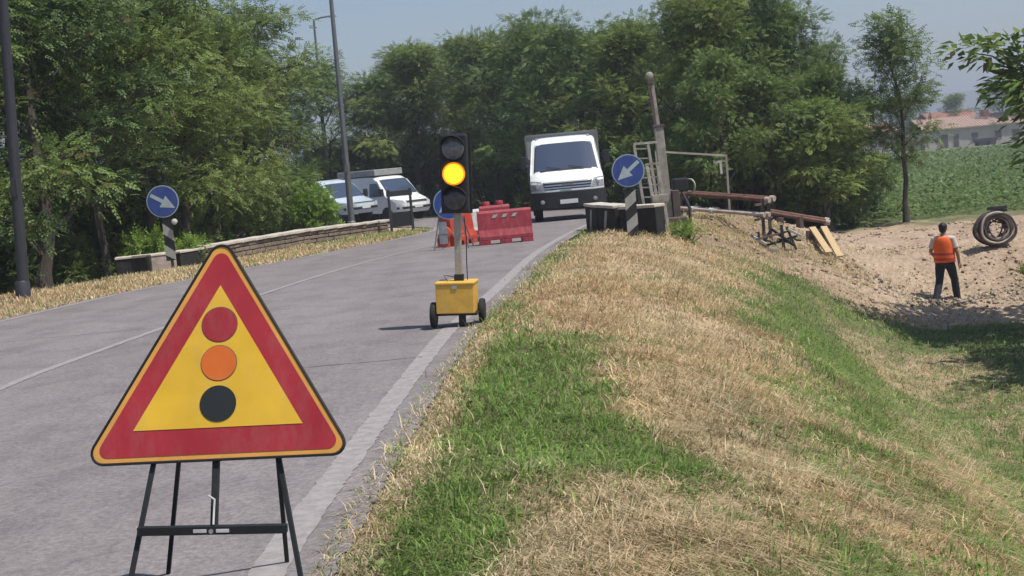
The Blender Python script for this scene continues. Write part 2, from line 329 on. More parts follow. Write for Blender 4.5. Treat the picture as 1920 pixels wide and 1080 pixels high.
# ------------------------------------------------------------------ road
def asphalt():
    m = bpy.data.materials.new('worn_asphalt'); m.use_nodes = True; t = m.node_tree; b = t.nodes['Principled BSDF']; N = t.nodes.new; L = t.links.new
    tc = N('ShaderNodeTexCoord')
    def noise(sc, det=5, st=None):
        n = N('ShaderNodeTexNoise'); n.inputs['Scale'].default_value = sc; n.inputs['Detail'].default_value = det; n.inputs['Roughness'].default_value = .7
        if st: mp = N('ShaderNodeMapping'); mp.inputs['Scale'].default_value = st; L(tc.outputs['Object'], mp.inputs[0]); L(mp.outputs[0], n.inputs['Vector'])
        else: L(tc.outputs['Object'], n.inputs['Vector'])
        return n.outputs[0]
    def ramp(src, stops):
        r = N('ShaderNodeValToRGB'); e = r.color_ramp.elements; e[0].position, e[0].color = stops[0][0], (*stops[0][1], 1); e[1].position, e[1].color = stops[-1][0], (*stops[-1][1], 1)
        L(src, r.inputs[0]); return r.outputs[0]
    base = ramp(noise(1.1, 6, (1, .10, 1)), [(.3, (.208, .185, .186)), (.7, (.268, .240, .240))])
    grit = ramp(noise(38, 6), [(.3, (.62, .62, .63)), (.7, (1.30, 1.30, 1.29))])
    mx = N('ShaderNodeMix'); mx.data_type = 'RGBA'; mx.blend_type = 'MULTIPLY'; mx.inputs[0].default_value = 1; L(base, mx.inputs[6]); L(grit, mx.inputs[7])
    st = ramp(noise(1.5, 7, (1, .8, 1)), [(.36, (.80, .80, .81)), (.56, (1, 1, 1))])
    m2 = N('ShaderNodeMix'); m2.data_type = 'RGBA'; m2.blend_type = 'MULTIPLY'; m2.inputs[0].default_value = 1; L(mx.outputs[2], m2.inputs[6]); L(st, m2.inputs[7])
    L(m2.outputs[2], b.inputs['Base Color']); b.inputs['Roughness'].default_value = .88; b.inputs['Specular IOR Level'].default_value = .25
    bp = N('ShaderNodeBump'); bp.inputs['Strength'].default_value = .5; bp.inputs['Distance'].default_value = .01; L(noise(70, 3), bp.inputs['Height']); L(bp.outputs[0], b.inputs['Normal'])
    return m
def line_paint(c=(.35, .325, .315), worn=.53):
    m = bpy.data.materials.new('worn_line_paint'); m.use_nodes = True; t = m.node_tree; b = t.nodes['Principled BSDF']
    tc = t.nodes.new('ShaderNodeTexCoord'); n = t.nodes.new('ShaderNodeTexNoise'); n.inputs['Scale'].default_value = 14; n.inputs['Detail'].default_value = 8; n.inputs['Roughness'].default_value = .8
    t.links.new(tc.outputs['Object'], n.inputs['Vector']); r = t.nodes.new('ShaderNodeValToRGB'); e = r.color_ramp.elements
    e[0].position = worn - .16; e[0].color = (.235, .210, .211, 1); e[1].position = worn + .1; e[1].color = (*c, 1)
    t.links.new(n.outputs[0], r.inputs[0]); t.links.new(r.outputs[0], b.inputs['Base Color']); b.inputs['Roughness'].default_value = .85
    return m
MT['asphalt'] = asphalt(); MT['line'] = line_paint(); MT['faint'] = line_paint((.34, .315, .315), .52)
def ribbon(name, A, B, dz, m, cross=8, jag=0):
    rows = []; rng = np.random.default_rng(4)
    for i in range(len(A)):
        row = []
        for j in range(cross + 1):
            f = j / cross; p = A[i] * (1 - f) + B[i] * f
            if jag and j in (0, cross): p = p + (B[i] - A[i]) / np.linalg.norm(B[i] - A[i]) * (1 if j else -1) * rng.uniform(-jag, jag)
            row.append((p[0], p[1], float(zr(p[1])) + dz))
        rows.append(row)
    return tag(MB().grid(rows).build(name, m, smooth=True), kind='structure')
big = 900
RCf, LCf = resample(RLN, big), resample(LLN, big); wd = RCf - LCf; wd /= np.linalg.norm(wd, axis=1)[:, None]
ribbon('road', LCf - wd * .2, RCf + wd * .27, .012, MT['asphalt'], 10, .018)
ribbon('edge_line', RCf - wd * .075, RCf + wd * .075, .016, MT['line'], 1, .008)
ribbon('edge_line', LCf - wd * .06, LCf + wd * .06, .016, MT['line'], 1, .01)
CC = LCf + (RCf - LCf) * .485
ribbon('centre_line', (CC - wd * .05)[:640], (CC + wd * .05)[:640], .016, MT['faint'], 1, .008)
def crack(y0, x0, x1, seed):
    rng = np.random.default_rng(seed); xs = np.arange(x0, x1, .09); y = y0 + np.cumsum(rng.normal(0, .018, len(xs))); wdt = .006 + .006 * rng.random(len(xs))
    rows = [[(x, a - b, float(zr(a)) + .016), (x, a + b, float(zr(a)) + .016)] for x, a, b in zip(xs, y, wdt)]
    return tag(MB().grid(rows).build('road_crack', MT['black_iron'] if 0 else MT['crack']), kind='structure')
MT['crack'] = mat('crack_dirt', (.175, .157, .158), .95)
crack(10.9, -2.9, -.7, 1); crack(15.6, -6.2, -4.0, 3)

# ------------------------------------------------------------------ trees
LEAF_T = []                      # template of one pinnate leaf lying along +x (unit length), nine diamond leaflets
for k in range(3):
    x = .20 + .25 * k
    for sgn in (-1, 1):
        L_, W_ = .34 - .02 * k, .105; d = Vector((.45, sgn * .9, -.10)).normalized(); n_ = Vector((-d.y, d.x, 0)).normalized()
        o_ = Vector((x, 0, 0)); LEAF_T += [o_, o_ + d * L_ * .5 + n_ * W_, o_ + d * L_, o_ + d * L_ * .5 - n_ * W_]
LEAF_T += [Vector((.9, 0, 0)), Vector((1.02, .11, -.02)), Vector((1.22, 0, -.05)), Vector((1.02, -.11, -.02))]
LEAF_T = np.array([tuple(p) for p in LEAF_T])
BROAD_T = np.array([(0, 0, 0), (.45, .26, .03), (1, 0, -.1), (.45, -.26, .03)])     # one broad leaf
def leaf_mesh(name, P, D, size, cols, rng, tmpl=LEAF_T, roll=.75):
    n = len(P); D = D / np.linalg.norm(D, axis=1)[:, None]; upw = np.tile([0, 0, 1.], (n, 1)) + rng.normal(0, roll * .5, (n, 3))
    S = np.cross(upw, D); S /= np.linalg.norm(S, axis=1)[:, None] + 1e-9; N = np.cross(D, S); k = len(tmpl)
    t = tmpl[None] * size[:, None, None]
    t = np.concatenate([t[..., :2], t[..., 2:] - .14 * (tmpl[None, :, :1] ** 2) * size[:, None, None]], -1)          # droop
    V = P[:, None] + t[..., :1] * D[:, None] + t[..., 1:2] * S[:, None] + t[..., 2:] * N[:, None]
    F = np.arange(n * k).reshape(-1, 4); c = np.repeat(cols, k, 0) * rng.uniform(.85, 1.15, (n * k // 4, 1)).repeat(4, 0)
    return np_mesh(name, V.reshape(-1, 3), F, c)
def leaf_cols(n, rng, a=(.065, .115, .030), b=(.215, .290, .085), brown=.025):
    t = rng.beta(1.9, 1.8, n); c = lerp3(a, b, t) * 1.08; q = rng.random(n) < brown; c[q] = lerp3((.12, .085, .04), (.2, .14, .06), rng.random(q.sum())); return c
def make_tree(seed, H_, rad, bare=.18, nb=12, clump=62, leaf=.27, cs=.72, thick=1.0, lean=.0, cola=None, tmpl=LEAF_T, top=.25, dens=1.0):
    """meshes of one tree: (trunk mesh, crown mesh)"""
    rng = np.random.default_rng(seed); tr = MB(); pts = []; x = y = 0.
    for i in range(9):
        f = i / 8; pts.append((x, y, f * H_ * .9)); x += rng.normal(lean, .07); y += rng.normal(0, .07)
    pts = np.array(pts); r0 = (.022 * H_ + .03) * thick; rad_t = [r0 * (1 - .85 * i / 8) + .012 for i in range(9)]; rad_t[0] *= 1.35
    tr.tube(pts, rad_t, 8)
    cl = []                                                          # clump: centre, outward direction, radius
    for b in range(nb):
        f = bare + (1 - bare) * (b + rng.random() * .8) / nb; f = min(f, .97); hz = f * H_ * .9; base = np.array([np.interp(hz, pts[:, 2], pts[:, 0]), np.interp(hz, pts[:, 2], pts[:, 1]), hz])
        az = b * 2.4 + rng.normal(0, .35); env = rad * (math.sin(math.pi * min(1, (f - bare * .6) * .78 + .24)) ** .7) * rng.uniform(.75, 1.15)
        el = rng.uniform(.25, .65) + f * .55; d = np.array([math.cos(az) * math.cos(el), math.sin(az) * math.cos(el), math.sin(el)])
        Lb = max(.5, env); path = [base]
        for k in range(5): path.append(path[-1] + d * Lb / 5 * (1 + .1 * rng.normal())); d = d + rng.normal(0, .13, 3) + np.array([0, 0, -.05]); d /= np.linalg.norm(d)
        path = np.array(path); rb = max(.012, r0 * .42 * (1 - f * .7)); tr.tube(path, [rb * (1 - .16 * k) for k in range(6)], 5)
        for k in range(2, 6):
            nsub = 2
            for q in range(nsub):
                dd = path[k] - path[k - 1]; dd = dd / np.linalg.norm(dd) + rng.normal(0, .75, 3); dd[2] = dd[2] * .6 + .12; dd /= np.linalg.norm(dd)
                Ls = rng.uniform(.35, .9) * (.4 + .2 * rad); e = path[k] + dd * Ls; tr.tube([path[k], (path[k] + e) / 2 + rng.normal(0, .04, 3), e], [rb * .35, rb * .25, .006], 4)
                cl.append((e, dd, cs * rng.uniform(.7, 1.25)))
    for q in range(int(nb * top * 2) + 2):
        e = pts[-1] + rng.normal(0, .3, 3) * np.array([rad * .5, rad * .5, 1.0]) + np.array([0, 0, rng.uniform(-.2, .1) * H_ * .5 + .2]); cl.append((e, np.array([0, 0, 1.]), cs * rng.uniform(.6, 1.0)))
    P, D = [], []
    for c, dd, r in cl:
        n = int(clump * dens * (r / cs) ** 2 * rng.uniform(.6, 1.3)); q = rng.normal(0, 1, (n, 3)); q /= np.linalg.norm(q, axis=1)[:, None]; q *= rng.random((n, 1)) ** .28
        q[:, 2] = np.where(rng.random(n) < .6, np.abs(q[:, 2]), q[:, 2]) * .52; p = c + q * r; P.append(p); D.append(q * np.array([1, 1, .7]) + dd * .45 + rng.normal(0, .3, (n, 3)) + np.array([0, 0, -.18]))
    P, D = np.concatenate(P), np.concatenate(D); n = len(P)
    cc = leaf_cols(n, rng, *(cola or ())); return tr.mesh('trunk', True, fix=False), leaf_mesh('crown', P, D, leaf * rng.uniform(.7, 1.25, n), cc, rng, tmpl)
def make_shrub(seed, H_, rad, n=1500, leaf=.2, cola=None, tmpl=LEAF_T):
    rng = np.random.default_rng(seed); tr = MB(); cl = []
    for k in range(34):
        az = rng.uniform(0, 6.28); f = rng.random() ** .6; rr = rad * math.sqrt(rng.random()) * (1.05 - .35 * f); e = np.array([math.cos(az) * rr, math.sin(az) * rr, max(.12, H_ * f * (1 - .25 * (rr / rad) ** 2))])
        tr.tube([(e[0] * .15, e[1] * .15, -.1), (e[0] * .6, e[1] * .6, e[2] * .55), e], [.02, .013, .005], 4); cl.append(e)
    cl = np.array(cl); c = cl[rng.integers(0, len(cl), n)]; q = rng.normal(0, 1, (n, 3)); q /= np.linalg.norm(q, axis=1)[:, None]; q *= rng.random((n, 1)) ** .4
    P = c + q * np.array([.42, .42, .3]) * rad * .55; P[:, 2] = np.maximum(P[:, 2], .03); D = q + np.array([0, 0, .1]) + rng.normal(0, .3, (n, 3))
    return tr.mesh('stem', True, fix=False), leaf_mesh('foliage', P, D, leaf * rng.uniform(.7, 1.25, n), leaf_cols(n, rng, *(cola or ())), rng, tmpl)
def put_tree(meshes, name, x, y, s, rz, label, cat, group=None, sx=1.0, parts=('trunk', 'crown'), dz=-.08):
    t = empty(name, (x, y, gz(x, y) + dz), rz); t.scale = (s * sx, s * sx, s)
    link_mesh(parts[0], meshes[0], MT['bark'], t); link_mesh(parts[1], meshes[1], MT['leaf'], t)
    return tag(t, label, cat, group)
TR = [make_tree(11, 8, 3.0, nb=14), make_tree(12, 8, 2.7, nb=15, cola=((.075, .12, .028), (.25, .31, .08), .02)), make_tree(13, 8, 3.2, nb=14, bare=.12), make_tree(14, 8, 2.5, nb=14, bare=.1, cola=((.055, .10, .035), (.18, .25, .085), .03))]
DENSE = make_tree(15, 7, 2.6, bare=.05, nb=16, clump=60, cs=.7)
SH = [make_shrub(21, 2.2, 1.5, 2200), make_shrub(22, 1.8, 1.4, 1800)]
rnd = random.Random(3)
HIGH = make_tree(20, 8, 2.9, bare=.33, nb=14, cola=((.07, .118, .028), (.235, .30, .082), .02))
LBL_L = 'tall feathery locust tree in the dense wood behind the left roadside wall'
for i, (x, y, h) in enumerate([(-10.4, 26.5, 8.0), (-9.7, 29.5, 8.4), (-9.2, 32.3, 8.2), (-8.8, 35, 7.9), (-8.4, 37.8, 7.6), (-8.5, 41.5, 7.5), (-8.9, 45.5, 7.0),
                               (-12.8, 31, 9.0), (-12.6, 36, 9.2), (-11.4, 40, 8.9), (-10.8, 44, 8.6), (-9.8, 48, 8.0), (-14.5, 42, 9.5), (-16, 34, 9.5)]):
    put_tree(HIGH if i in (2, 3, 5, 6) else TR[(i * 3 + i // 4) % 4], 'locust_tree', x, y, h / 8.3, rnd.uniform(0, 6.28), {0: 'locust tree nearest the left picture edge, just behind the dark lamp post', 1: 'locust tree with a visible trunk just right of the dark lamp post', 2: 'locust tree spreading over the left round arrow sign', 3: 'locust tree standing behind the near end of the stone wall', 5: 'locust tree above the middle of the stone wall', 6: 'locust tree above the bright green bush'}.get(i, LBL_L), 'tree', 'locust trees behind the left wall', rnd.uniform(.78, .98))
FEATHER = make_tree(19, 8, 2.3, bare=.40, nb=12, clump=34, cs=.62, leaf=.28, cola=((.075, .125, .03), (.24, .30, .085), .02))
put_tree(FEATHER, 'feathery_tree', -8.2, 46.2, .98, .4, 'feathery high-crowned tree against the sky left of the tall grey lamp post', 'tree')
put_tree(FEATHER, 'feathery_tree', -8.7, 51.5, .90, 2.9, 'feathery tree whose branch reaches the distant lamp post with the short arm', 'tree', sx=.9)
LBL_C = 'leafy tree in the dense green wood behind the truck and the traffic light'
for i, (x, y, h) in enumerate([(-11.5, 72, 8.4), (-9.0, 77, 8.4), (-6.6, 79, 8.6), (-4.2, 75, 8.6), (-2.0, 78, 9.2), (-.2, 71.5, 8.6), (1.6, 70, 8.8), (2.6, 65, 8.2), (4.0, 61, 7.6), (5.6, 66, 8.3), (6.6, 59, 7.3), (7.6, 63, 8.0), (5.2, 55.5, 6.7),
                               (-14, 80, 8.5), (-17, 76, 8.0), (3.5, 80, 9.2), (9.5, 66, 8.2), (10.5, 60, 7.6), (0.2, 84, 9.6), (-5, 86, 9.4)]):
    put_tree((TR + [DENSE])[(i * 2 + i // 5) % 5], 'wood_tree', x, y, h / 8.0, rnd.uniform(0, 6.28), LBL_C, 'tree', 'trees of the wood at the bend', rnd.uniform(.9, 1.1))
LBL_R = 'tall leafy tree in the clump behind the drilling rig and rusty pipes'
for i, (x, y, h) in enumerate([(7.1, 46, 7.0), (8.7, 47.5, 8.2), (9.9, 48.5, 7.6), (8.0, 51, 8.0), (6.6, 50, 7.2), (11.6, 51, 6.2), (9.6, 54, 7.6), (10.8, 56, 6.2)]):
    put_tree(TR[(i + 1) % 4], 'clump_tree', x, y, h / 8.1, rnd.uniform(0, 6.28), LBL_R, 'tree', 'trees of the clump behind the rig', rnd.uniform(.66, .84))
for i, (x, y, h) in enumerate([(6.7, 43, 4.6), (8.2, 43.6, 4.5), (10.2, 46, 5.0), (10.7, 48, 4.8)]):
    LBL_LOW = ('low bushy tree right behind the thin tube frame', 'low bushy tree above the short bundle of rusty pipes', 'low bushy tree just behind the lighter green bushy one', 'low bushy tree reaching the field beside the young slender tree')[i]
    put_tree(DENSE, 'bushy_tree', x, y, h / 7, rnd.uniform(0, 6.28), LBL_LOW, 'tree', 'bushy trees at the edge of the right clump', .85)
LIGHT = make_tree(16, 4.0, 1.5, bare=.03, nb=13, clump=50, cs=.5, leaf=.24, cola=((.11, .17, .045), (.26, .33, .09), .01))
put_tree(LIGHT, 'bushy_tree', 9.9, 43.6, .95, .6, 'lighter green bushy tree between the pipes and the young slender tree', 'tree')
YOUNG = make_tree(17, 6.6, 1.35, bare=.30, nb=16, clump=26, cs=.46, leaf=.25, top=.3, thick=.5)
put_tree(YOUNG, 'young_tree', 12.65, 45, .98, 1.0, 'young slender tree with bare dark trunk at the edge of the green field', 'tree')
BROAD = make_tree(18, 6.2, 2.3, bare=.21, nb=13, clump=60, cs=.52, leaf=.2, tmpl=BROAD_T, cola=((.06, .11, .03), (.23, .32, .085), .01))
put_tree(BROAD, 'broadleaf_tree', 11.9, 26.6, 1.26, 3.7, 'dark broad-leaved tree at the right edge with drooping leafy branches', 'tree')
put_tree(BROAD, 'broadleaf_tree', 11.6, 21.6, 1.1, 4.1, 'broad-leaved tree beyond the right edge that throws the shadow onto the ditch', 'tree')
LBL_F = 'distant dark green tree by the red roofed farmhouse'
for i, (x, y, h) in enumerate([(50, 250, 10), (58, 255, 10), (66, 256, 10.5), (70, 252, 9.5), (74, 258, 10), (80, 250, 9), (85, 240, 10), (92, 245, 9), (55, 240, 9), (64, 250, 9)]):
    put_tree(TR[i % 4], 'distant_tree', x, y, h / 8.2, rnd.uniform(0, 6.28), LBL_F, 'tree', 'distant trees around the farmhouse', 1.15)
LBL_S = 'dark understorey shrub under the trees behind the left wall'
for i, (x, y, s) in enumerate([(-12.0, 26, 1), (-11.6, 28.6, 1.1), (-9.8, 30.3, .8), (-11.4, 33, 1.2), (-11.0, 35.4, 1.3), (-10.4, 38, 1.2), (-9.9, 40.5, 1.2), (-12, 33, 1.5), (-11, 37, 1.6), (-10, 41.5, 1.6), (-13.5, 28.5, 1.5), (-9.3, 45, 1.3), (-14, 38, 1.8)]):
    put_tree(SH[i % 2], 'understorey_shrub', x, y, s, rnd.uniform(0, 6.28), LBL_S, 'shrub', 'shrubs under the left trees', parts=('stem', 'foliage'))
LBL_S2 = 'dark shrub at the foot of the wood beyond the truck'
for i, (x, y, s) in enumerate([(-8, 80, 1.9), (-5.5, 81, 1.9), (-3, 80, 1.9), (-.8, 77, 1.9), (1.6, 74, 1.9), (3.6, 68, 1.8), (4.6, 63, 1.6), (6.0, 60, 1.6), (-11, 80, 1.9), (0, 82, 2.2), (3, 76, 2.2), (8.2, 59, 1.7)]):
    put_tree(SH[i % 2], 'wood_edge_shrub', x, y, s, rnd.uniform(0, 6.28), LBL_S2, 'shrub', 'shrubs at the foot of the wood', parts=('stem', 'foliage'))
LBL_S3 = 'dark shrub under the tree clump behind the rusty pipes'
for i, (x, y, s) in enumerate([(5.6, 44.5, 1.0), (7.3, 44.8, 1.1), (8.9, 45.2, 1.0), (11.0, 45.4, .8), (10.4, 50, 1.5), (12.3, 49.5, 1.2), (7.5, 48, 1.5), (5.4, 48.5, 1.4)]):
    put_tree(SH[i % 2], 'clump_shrub', x, y, s, rnd.uniform(0, 6.28), LBL_S3, 'shrub', 'shrubs under the right clump', parts=('stem', 'foliage'))
BRIGHT = make_shrub(23, 1.5, .8, 1900, .15, ((.12, .22, .03), (.24, .36, .07), 0))
put_tree(BRIGHT, 'bright_bush', -5.75, 42.3, 1.1, 0, 'bright green bush standing behind the wall left of the parked vans', 'bush', parts=('stem', 'foliage'))
put_tree(SH[0], 'roadside_bush', -7.3, 43.4, 1.05, 1, 'dark green bush left of the bright bush behind the wall', 'bush', parts=('stem', 'foliage')); put_tree(SH[1], 'roadside_bush', -8.0, 47.5, 1.5, 2, 'tall dark bush hiding the tail of the pale van', 'bush', parts=('stem', 'foliage'))
LOWP = make_shrub(24, .55, .5, 420, .14, ((.12, .20, .03), (.22, .32, .06), 0))
put_tree(LOWP, 'leafy_plant', -6.95, 30.6, 1.25, 0, 'bright leafy plant over the wall beside the left arrow sign', 'plant', parts=('stem', 'foliage'))
put_tree(LOWP, 'leafy_plant', 3.45, 27.6, .8, 2, 'bright leafy weed at the foot of the drilling rig', 'plant', parts=('stem', 'foliage'))
put_tree(LOWP, 'leafy_plant', -7.6, 30.2, 1.7, 4, 'yellow green plant behind the striped post of the left arrow sign', 'plant', sx=.8, parts=('stem', 'foliage'))
put_tree(LOWP, 'leafy_plant', 12.0, 33.1, .6, 1, 'single green weed on the dirt right of the worker', 'plant', sx=.5, parts=('stem', 'foliage'))

# ------------------------------------------------------------------ grass, crop, clods (nobody could count them)
def blades(name, X, Y, hgt, wid, dryv, seed, flat=0.0, label='', cat='grass', lie=None):
    rng = np.random.default_rng(seed); n = len(X); Z = T(X, Y) - .01; az = rng.uniform(0, 2 * np.pi, n); lean = np.clip(rng.normal(.5 + flat, .35, n), .05, 1.45)
    if lie is not None: az = np.where(rng.random(n) < .6, lie + rng.normal(0, .5, n), az)
    h = hgt * rng.uniform(.5, 1.3, n); dx, dy = np.cos(az), np.sin(az); sx, sy = -dy * wid * .5, dx * wid * .5
    b = np.stack([X, Y, Z], 1); d1 = np.stack([dx * np.sin(lean * .6), dy * np.sin(lean * .6), np.cos(lean * .6)], 1); d2 = np.stack([dx * np.sin(lean * 1.3), dy * np.sin(lean * 1.3), np.cos(lean * 1.3)], 1)
    m_ = b + d1 * h[:, None] * .5; t_ = m_ + d2 * h[:, None] * .5; s_ = np.stack([sx, sy, np.zeros(n)], 1)
    V = np.stack([b - s_, b + s_, m_ + s_ * .8, m_ - s_ * .8, t_], 1).reshape(-1, 3); k = np.arange(n)[:, None] * 5
    F = np.concatenate([k + [[0, 1, 2]], k + [[0, 2, 3]], k + [[3, 2, 4]]])
    q = rng.random(n) < dryv; g = lerp3((.10, .19, .04), (.25, .37, .09), rng.random(n)); y = lerp3((.38, .29, .17), (.74, .61, .40), rng.random(n)); ol = lerp3((.17, .18, .085), (.32, .29, .15), rng.random(n))
    c = np.where(q[:, None], y, g); mm = rng.random(n) < .28; c = np.where(mm[:, None], ol, c)
    pk = np.clip((fbm(X * .8, Y * .6, 101) - .45) * 4, 0, 1)[:, None] * q[:, None]; c = c * (1 - pk) + c * np.array([[1.0, .90, .86]]) * pk
    c = c * (.74 + .66 * fbm(X * 1.6, Y * 1.2, 103))[:, None] * (.76 + .54 * fbm(X * 6, Y * 5, 104, 3))[:, None]
    o = link_mesh(name, np_mesh(name, V, F, np.repeat(c, 5, 0)), MT['grass']); return tag(o, label, cat, kind='stuff')
rng = np.random.default_rng(77)
def samp(n, y0, y1, p):
    u = rng.random(n); a = 1 - p; return (y0 ** a + u * (y1 ** a - y0 ** a)) ** (1 / a)
n = 380000; Y = samp(n, 3.6, 34, 1.15); smax = np.minimum(1.2 + .42 * Y, 13.0); s = .2 + rng.random(n) ** .9 * smax; X = s + eR(Y)
edge = (s > .3 + .3 * (fbm(X * 3, Y * 1.2, 66) - .5) * 1.6); keep = edge & (dirt_mask(X, Y) < .5 * rng.random(n) + .25); X, Y, s = X[keep], Y[keep], s[keep]
dv = dryness(X, Y); bare = rng.random(len(X)) < np.clip((dv - .55) * .55 * (fbm(X * 1.5, Y * 1.5, 15) > .5), 0, .8); X, Y, s, dv = X[~bare], Y[~bare], s[~bare], dv[~bare]
hh = np.where(dv < .45, .085, .06) * (.8 + .5 * fbm(X * 2, Y * 2, 70)); ww = .0042 + .00042 * Y
BX, BY, BD = X, Y, dv
blades('bank_grass', X, Y, hh * (1 + .012 * Y), ww, dv * .95, 1, .7, 'mown straw and green grass covering the bank right of the road', lie=-.35)
k = rng.integers(0, len(BX), 1300); k = k[(BD[k] < .6) | (rng.random(1300) < .12)]; tx, ty, td = np.repeat(BX[k], 16), np.repeat(BY[k], 16), np.repeat(BD[k], 16); rad_ = (.05 + .004 * ty)
tx = tx + rng.normal(0, 1, len(tx)) * rad_; ty = ty + rng.normal(0, 1, len(ty)) * rad_
blades('weed_tufts', tx, ty, .09 + .05 * rng.random(len(tx)), .005 + .0005 * ty, np.clip(td * .55, 0, 1), 8, .3, 'taller weed tufts scattered over the mown bank')
k = rng.integers(0, len(BX), 420); k = k[BD[k] < .8]; m_ = 9; wx_, wy_ = np.repeat(BX[k], m_), np.repeat(BY[k], m_); az = rng.uniform(0, 6.28, len(wx_)); D = np.stack([np.cos(az), np.sin(az), rng.uniform(.15, 1.1, len(az))], 1)
P = np.stack([wx_ + np.cos(az) * .01, wy_ + np.sin(az) * .01, T(wx_, wy_) + .02 + .03 * rng.random(len(az))], 1)
tag(link_mesh('broadleaf_weeds', leaf_mesh('broadleaf_weeds', P, D, rng.uniform(.018, .042, len(az)) * (1 + .02 * wy_), leaf_cols(len(az), rng, (.12, .20, .05), (.25, .34, .10), .05), rng, BROAD_T), MT['leaf']), 'small broad-leaved weeds dotted over the mown bank', 'weeds', kind='stuff')
n = 90000; Y = samp(n, 3.8, 30, 1.2); sh_ = .5 + rng.random(n) * np.minimum(.8 + .30 * Y, 7.0); X = eR(Y) + sh_
k = (dryness(X, Y) > .55) & (fbm(X * 1.3, Y * 1.1, 121) > .47) & (dirt_mask(X, Y) < .4); X, Y = X[k], Y[k]; print('hay', len(X))
blades('matted_hay', X, Y, .17 + .0 * X + .002 * Y, .0035 + .00035 * Y, 1 + 0 * X, 10, .95, 'matted pale hay lying flat over the dry parts of the bank', 'hay', lie=-.5 + 1.2 * (fbm(X * .7, Y * .7, 123) - .5))
n = 9000; Y = samp(n, 3.8, 26, 1.25); X = eR(Y) + .17 + rng.random(n) ** 1.3 * .3
blades('edge_litter', X, Y, .05 + .09 * rng.random(n) ** 2, .004 + .0003 * Y, .8 + 0 * X, 9, 1.0, 'flattened straw lying over the asphalt edge of the right verge', 'straw')
n = 60000; Y = samp(n, 12, 42, .9); l = .15 + rng.random(n) ** 1.1 * 3.6; X = eL(Y) - l; k = (X > -12.5) & (l < 4.0 - 1.0 * sm(Y, 28, 32)); X, Y = X[k], Y[k]
dv2 = np.clip(.95 - .55 * sm(Y, 33, 37) + (fbm(X, Y, 12) - .5) * .5, 0, 1); blades('verge_grass', X, Y, .10 + .0 * X, .006 + .0004 * Y, dv2, 2, .45, 'long dry straw grass along the left verge below the wall')
# crop
n = 100000; Y = samp(n, 46.3, 196, .75); X = 9 + rng.random(n) * (.62 * Y + 8); k = (X - eR(Y) > 8.0) & (X > 9.5) & (fbm(X * .5, Y * .3, 61) > .3); X, Y = X[k], Y[k]; n = len(X)
P = np.stack([X, Y, T(X, Y) + .06 + rng.random(n) * .22], 1); D = rng.normal(0, 1, (n, 3)); D[:, 2] = np.abs(D[:, 2]) * .5
tag(link_mesh('field_crop', leaf_mesh('field_crop', P, D, (.13 + .0014 * Y) * rng.uniform(.7, 1.3, n), leaf_cols(n, rng, (.085, .14, .045), (.18, .25, .085), .02), rng, BROAD_T), MT['leaf']), 'low green crop covering the field behind the worker', 'crop', kind='stuff')
# clods, straw and rubble
def clods(name, X, Y, size, colr, label, cat):
    n = len(X); oct_ = np.array([(1, 0, 0), (-1, 0, 0), (0, 1, 0), (0, -1, 0), (0, 0, .8), (0, 0, -.6)]); FF = np.array([(0, 2, 4), (2, 1, 4), (1, 3, 4), (3, 0, 4), (2, 0, 5), (1, 2, 5), (3, 1, 5), (0, 3, 5)])
    V = oct_[None] * size[:, None, None] * rng.uniform(.55, 1.3, (n, 6, 1)); a = rng.uniform(0, 6.28, n); c, q = np.cos(a)[:, None], np.sin(a)[:, None]
    V = np.stack([V[..., 0] * c - V[..., 1] * q, V[..., 0] * q + V[..., 1] * c, V[..., 2]], -1) + np.stack([X, Y, T(X, Y) + size * .2], 1)[:, None]
    F = (np.arange(n)[:, None, None] * 6 + FF[None]).reshape(-1, 3)
    return tag(link_mesh(name, np_mesh(name, V.reshape(-1, 3), F, np.repeat(colr, 6, 0)), MT['clod']), label, cat, kind='stuff')
n = 7500; X = 3.0 + rng.random(n) * 12; Y = 27.4 + rng.random(n) * 16; k = (dirt_mask(X, Y) > .5) & (fbm(X * .8, Y * .8, 90) + .25 * (X < 8) > .46); X, Y = X[k], Y[k]; n = len(X)
clods('dirt_clods', X, Y, .018 + .05 * rng.random(n) ** 3, lerp3((.26, .185, .135), (.50, .385, .29), rng.random(n)), 'loose pinkish brown clods strewn over the dirt slope', 'soil')
n = 1700; X = 7.4 + rng.random(n) * 7; Y = 31.6 + rng.normal(0, .55, n) + (X - 9) * .1; clods('rubble', X, Y, .015 + .06 * rng.random(n) ** 3, lerp3((.10, .085, .07), (.55, .47, .39), rng.random(n)), 'dark and pale rubble strewn behind the worker\'s feet', 'rubble')
n = 75000; X = 3.0 + rng.random(n) * 11; Y = 27.2 + rng.random(n) * 9; k = dirt_mask(X, Y) * (.25 + .75 * (fbm(X, Y, 92) > .5)) * np.where(X > 8, .25, 1) > rng.random(n); X, Y = X[k], Y[k]
blades('straw_litter', X, Y, .15 + 0 * X, .011 + 0 * X, .8 + 0 * X, 5, .8, 'trampled straw litter lying over the dirt slope', 'straw')
n = 3500; Y = samp(n, 4, 30, 1.2); X = eR(Y) + .12 + rng.random(n) ** 1.5 * .35
clods('verge_gravel', X, Y, .004 + .008 * rng.random(n) ** 3, lerp3((.14, .12, .105), (.36, .31, .27), rng.random(n)), 'crumbled gravel along the asphalt edge of the right verge', 'gravel')

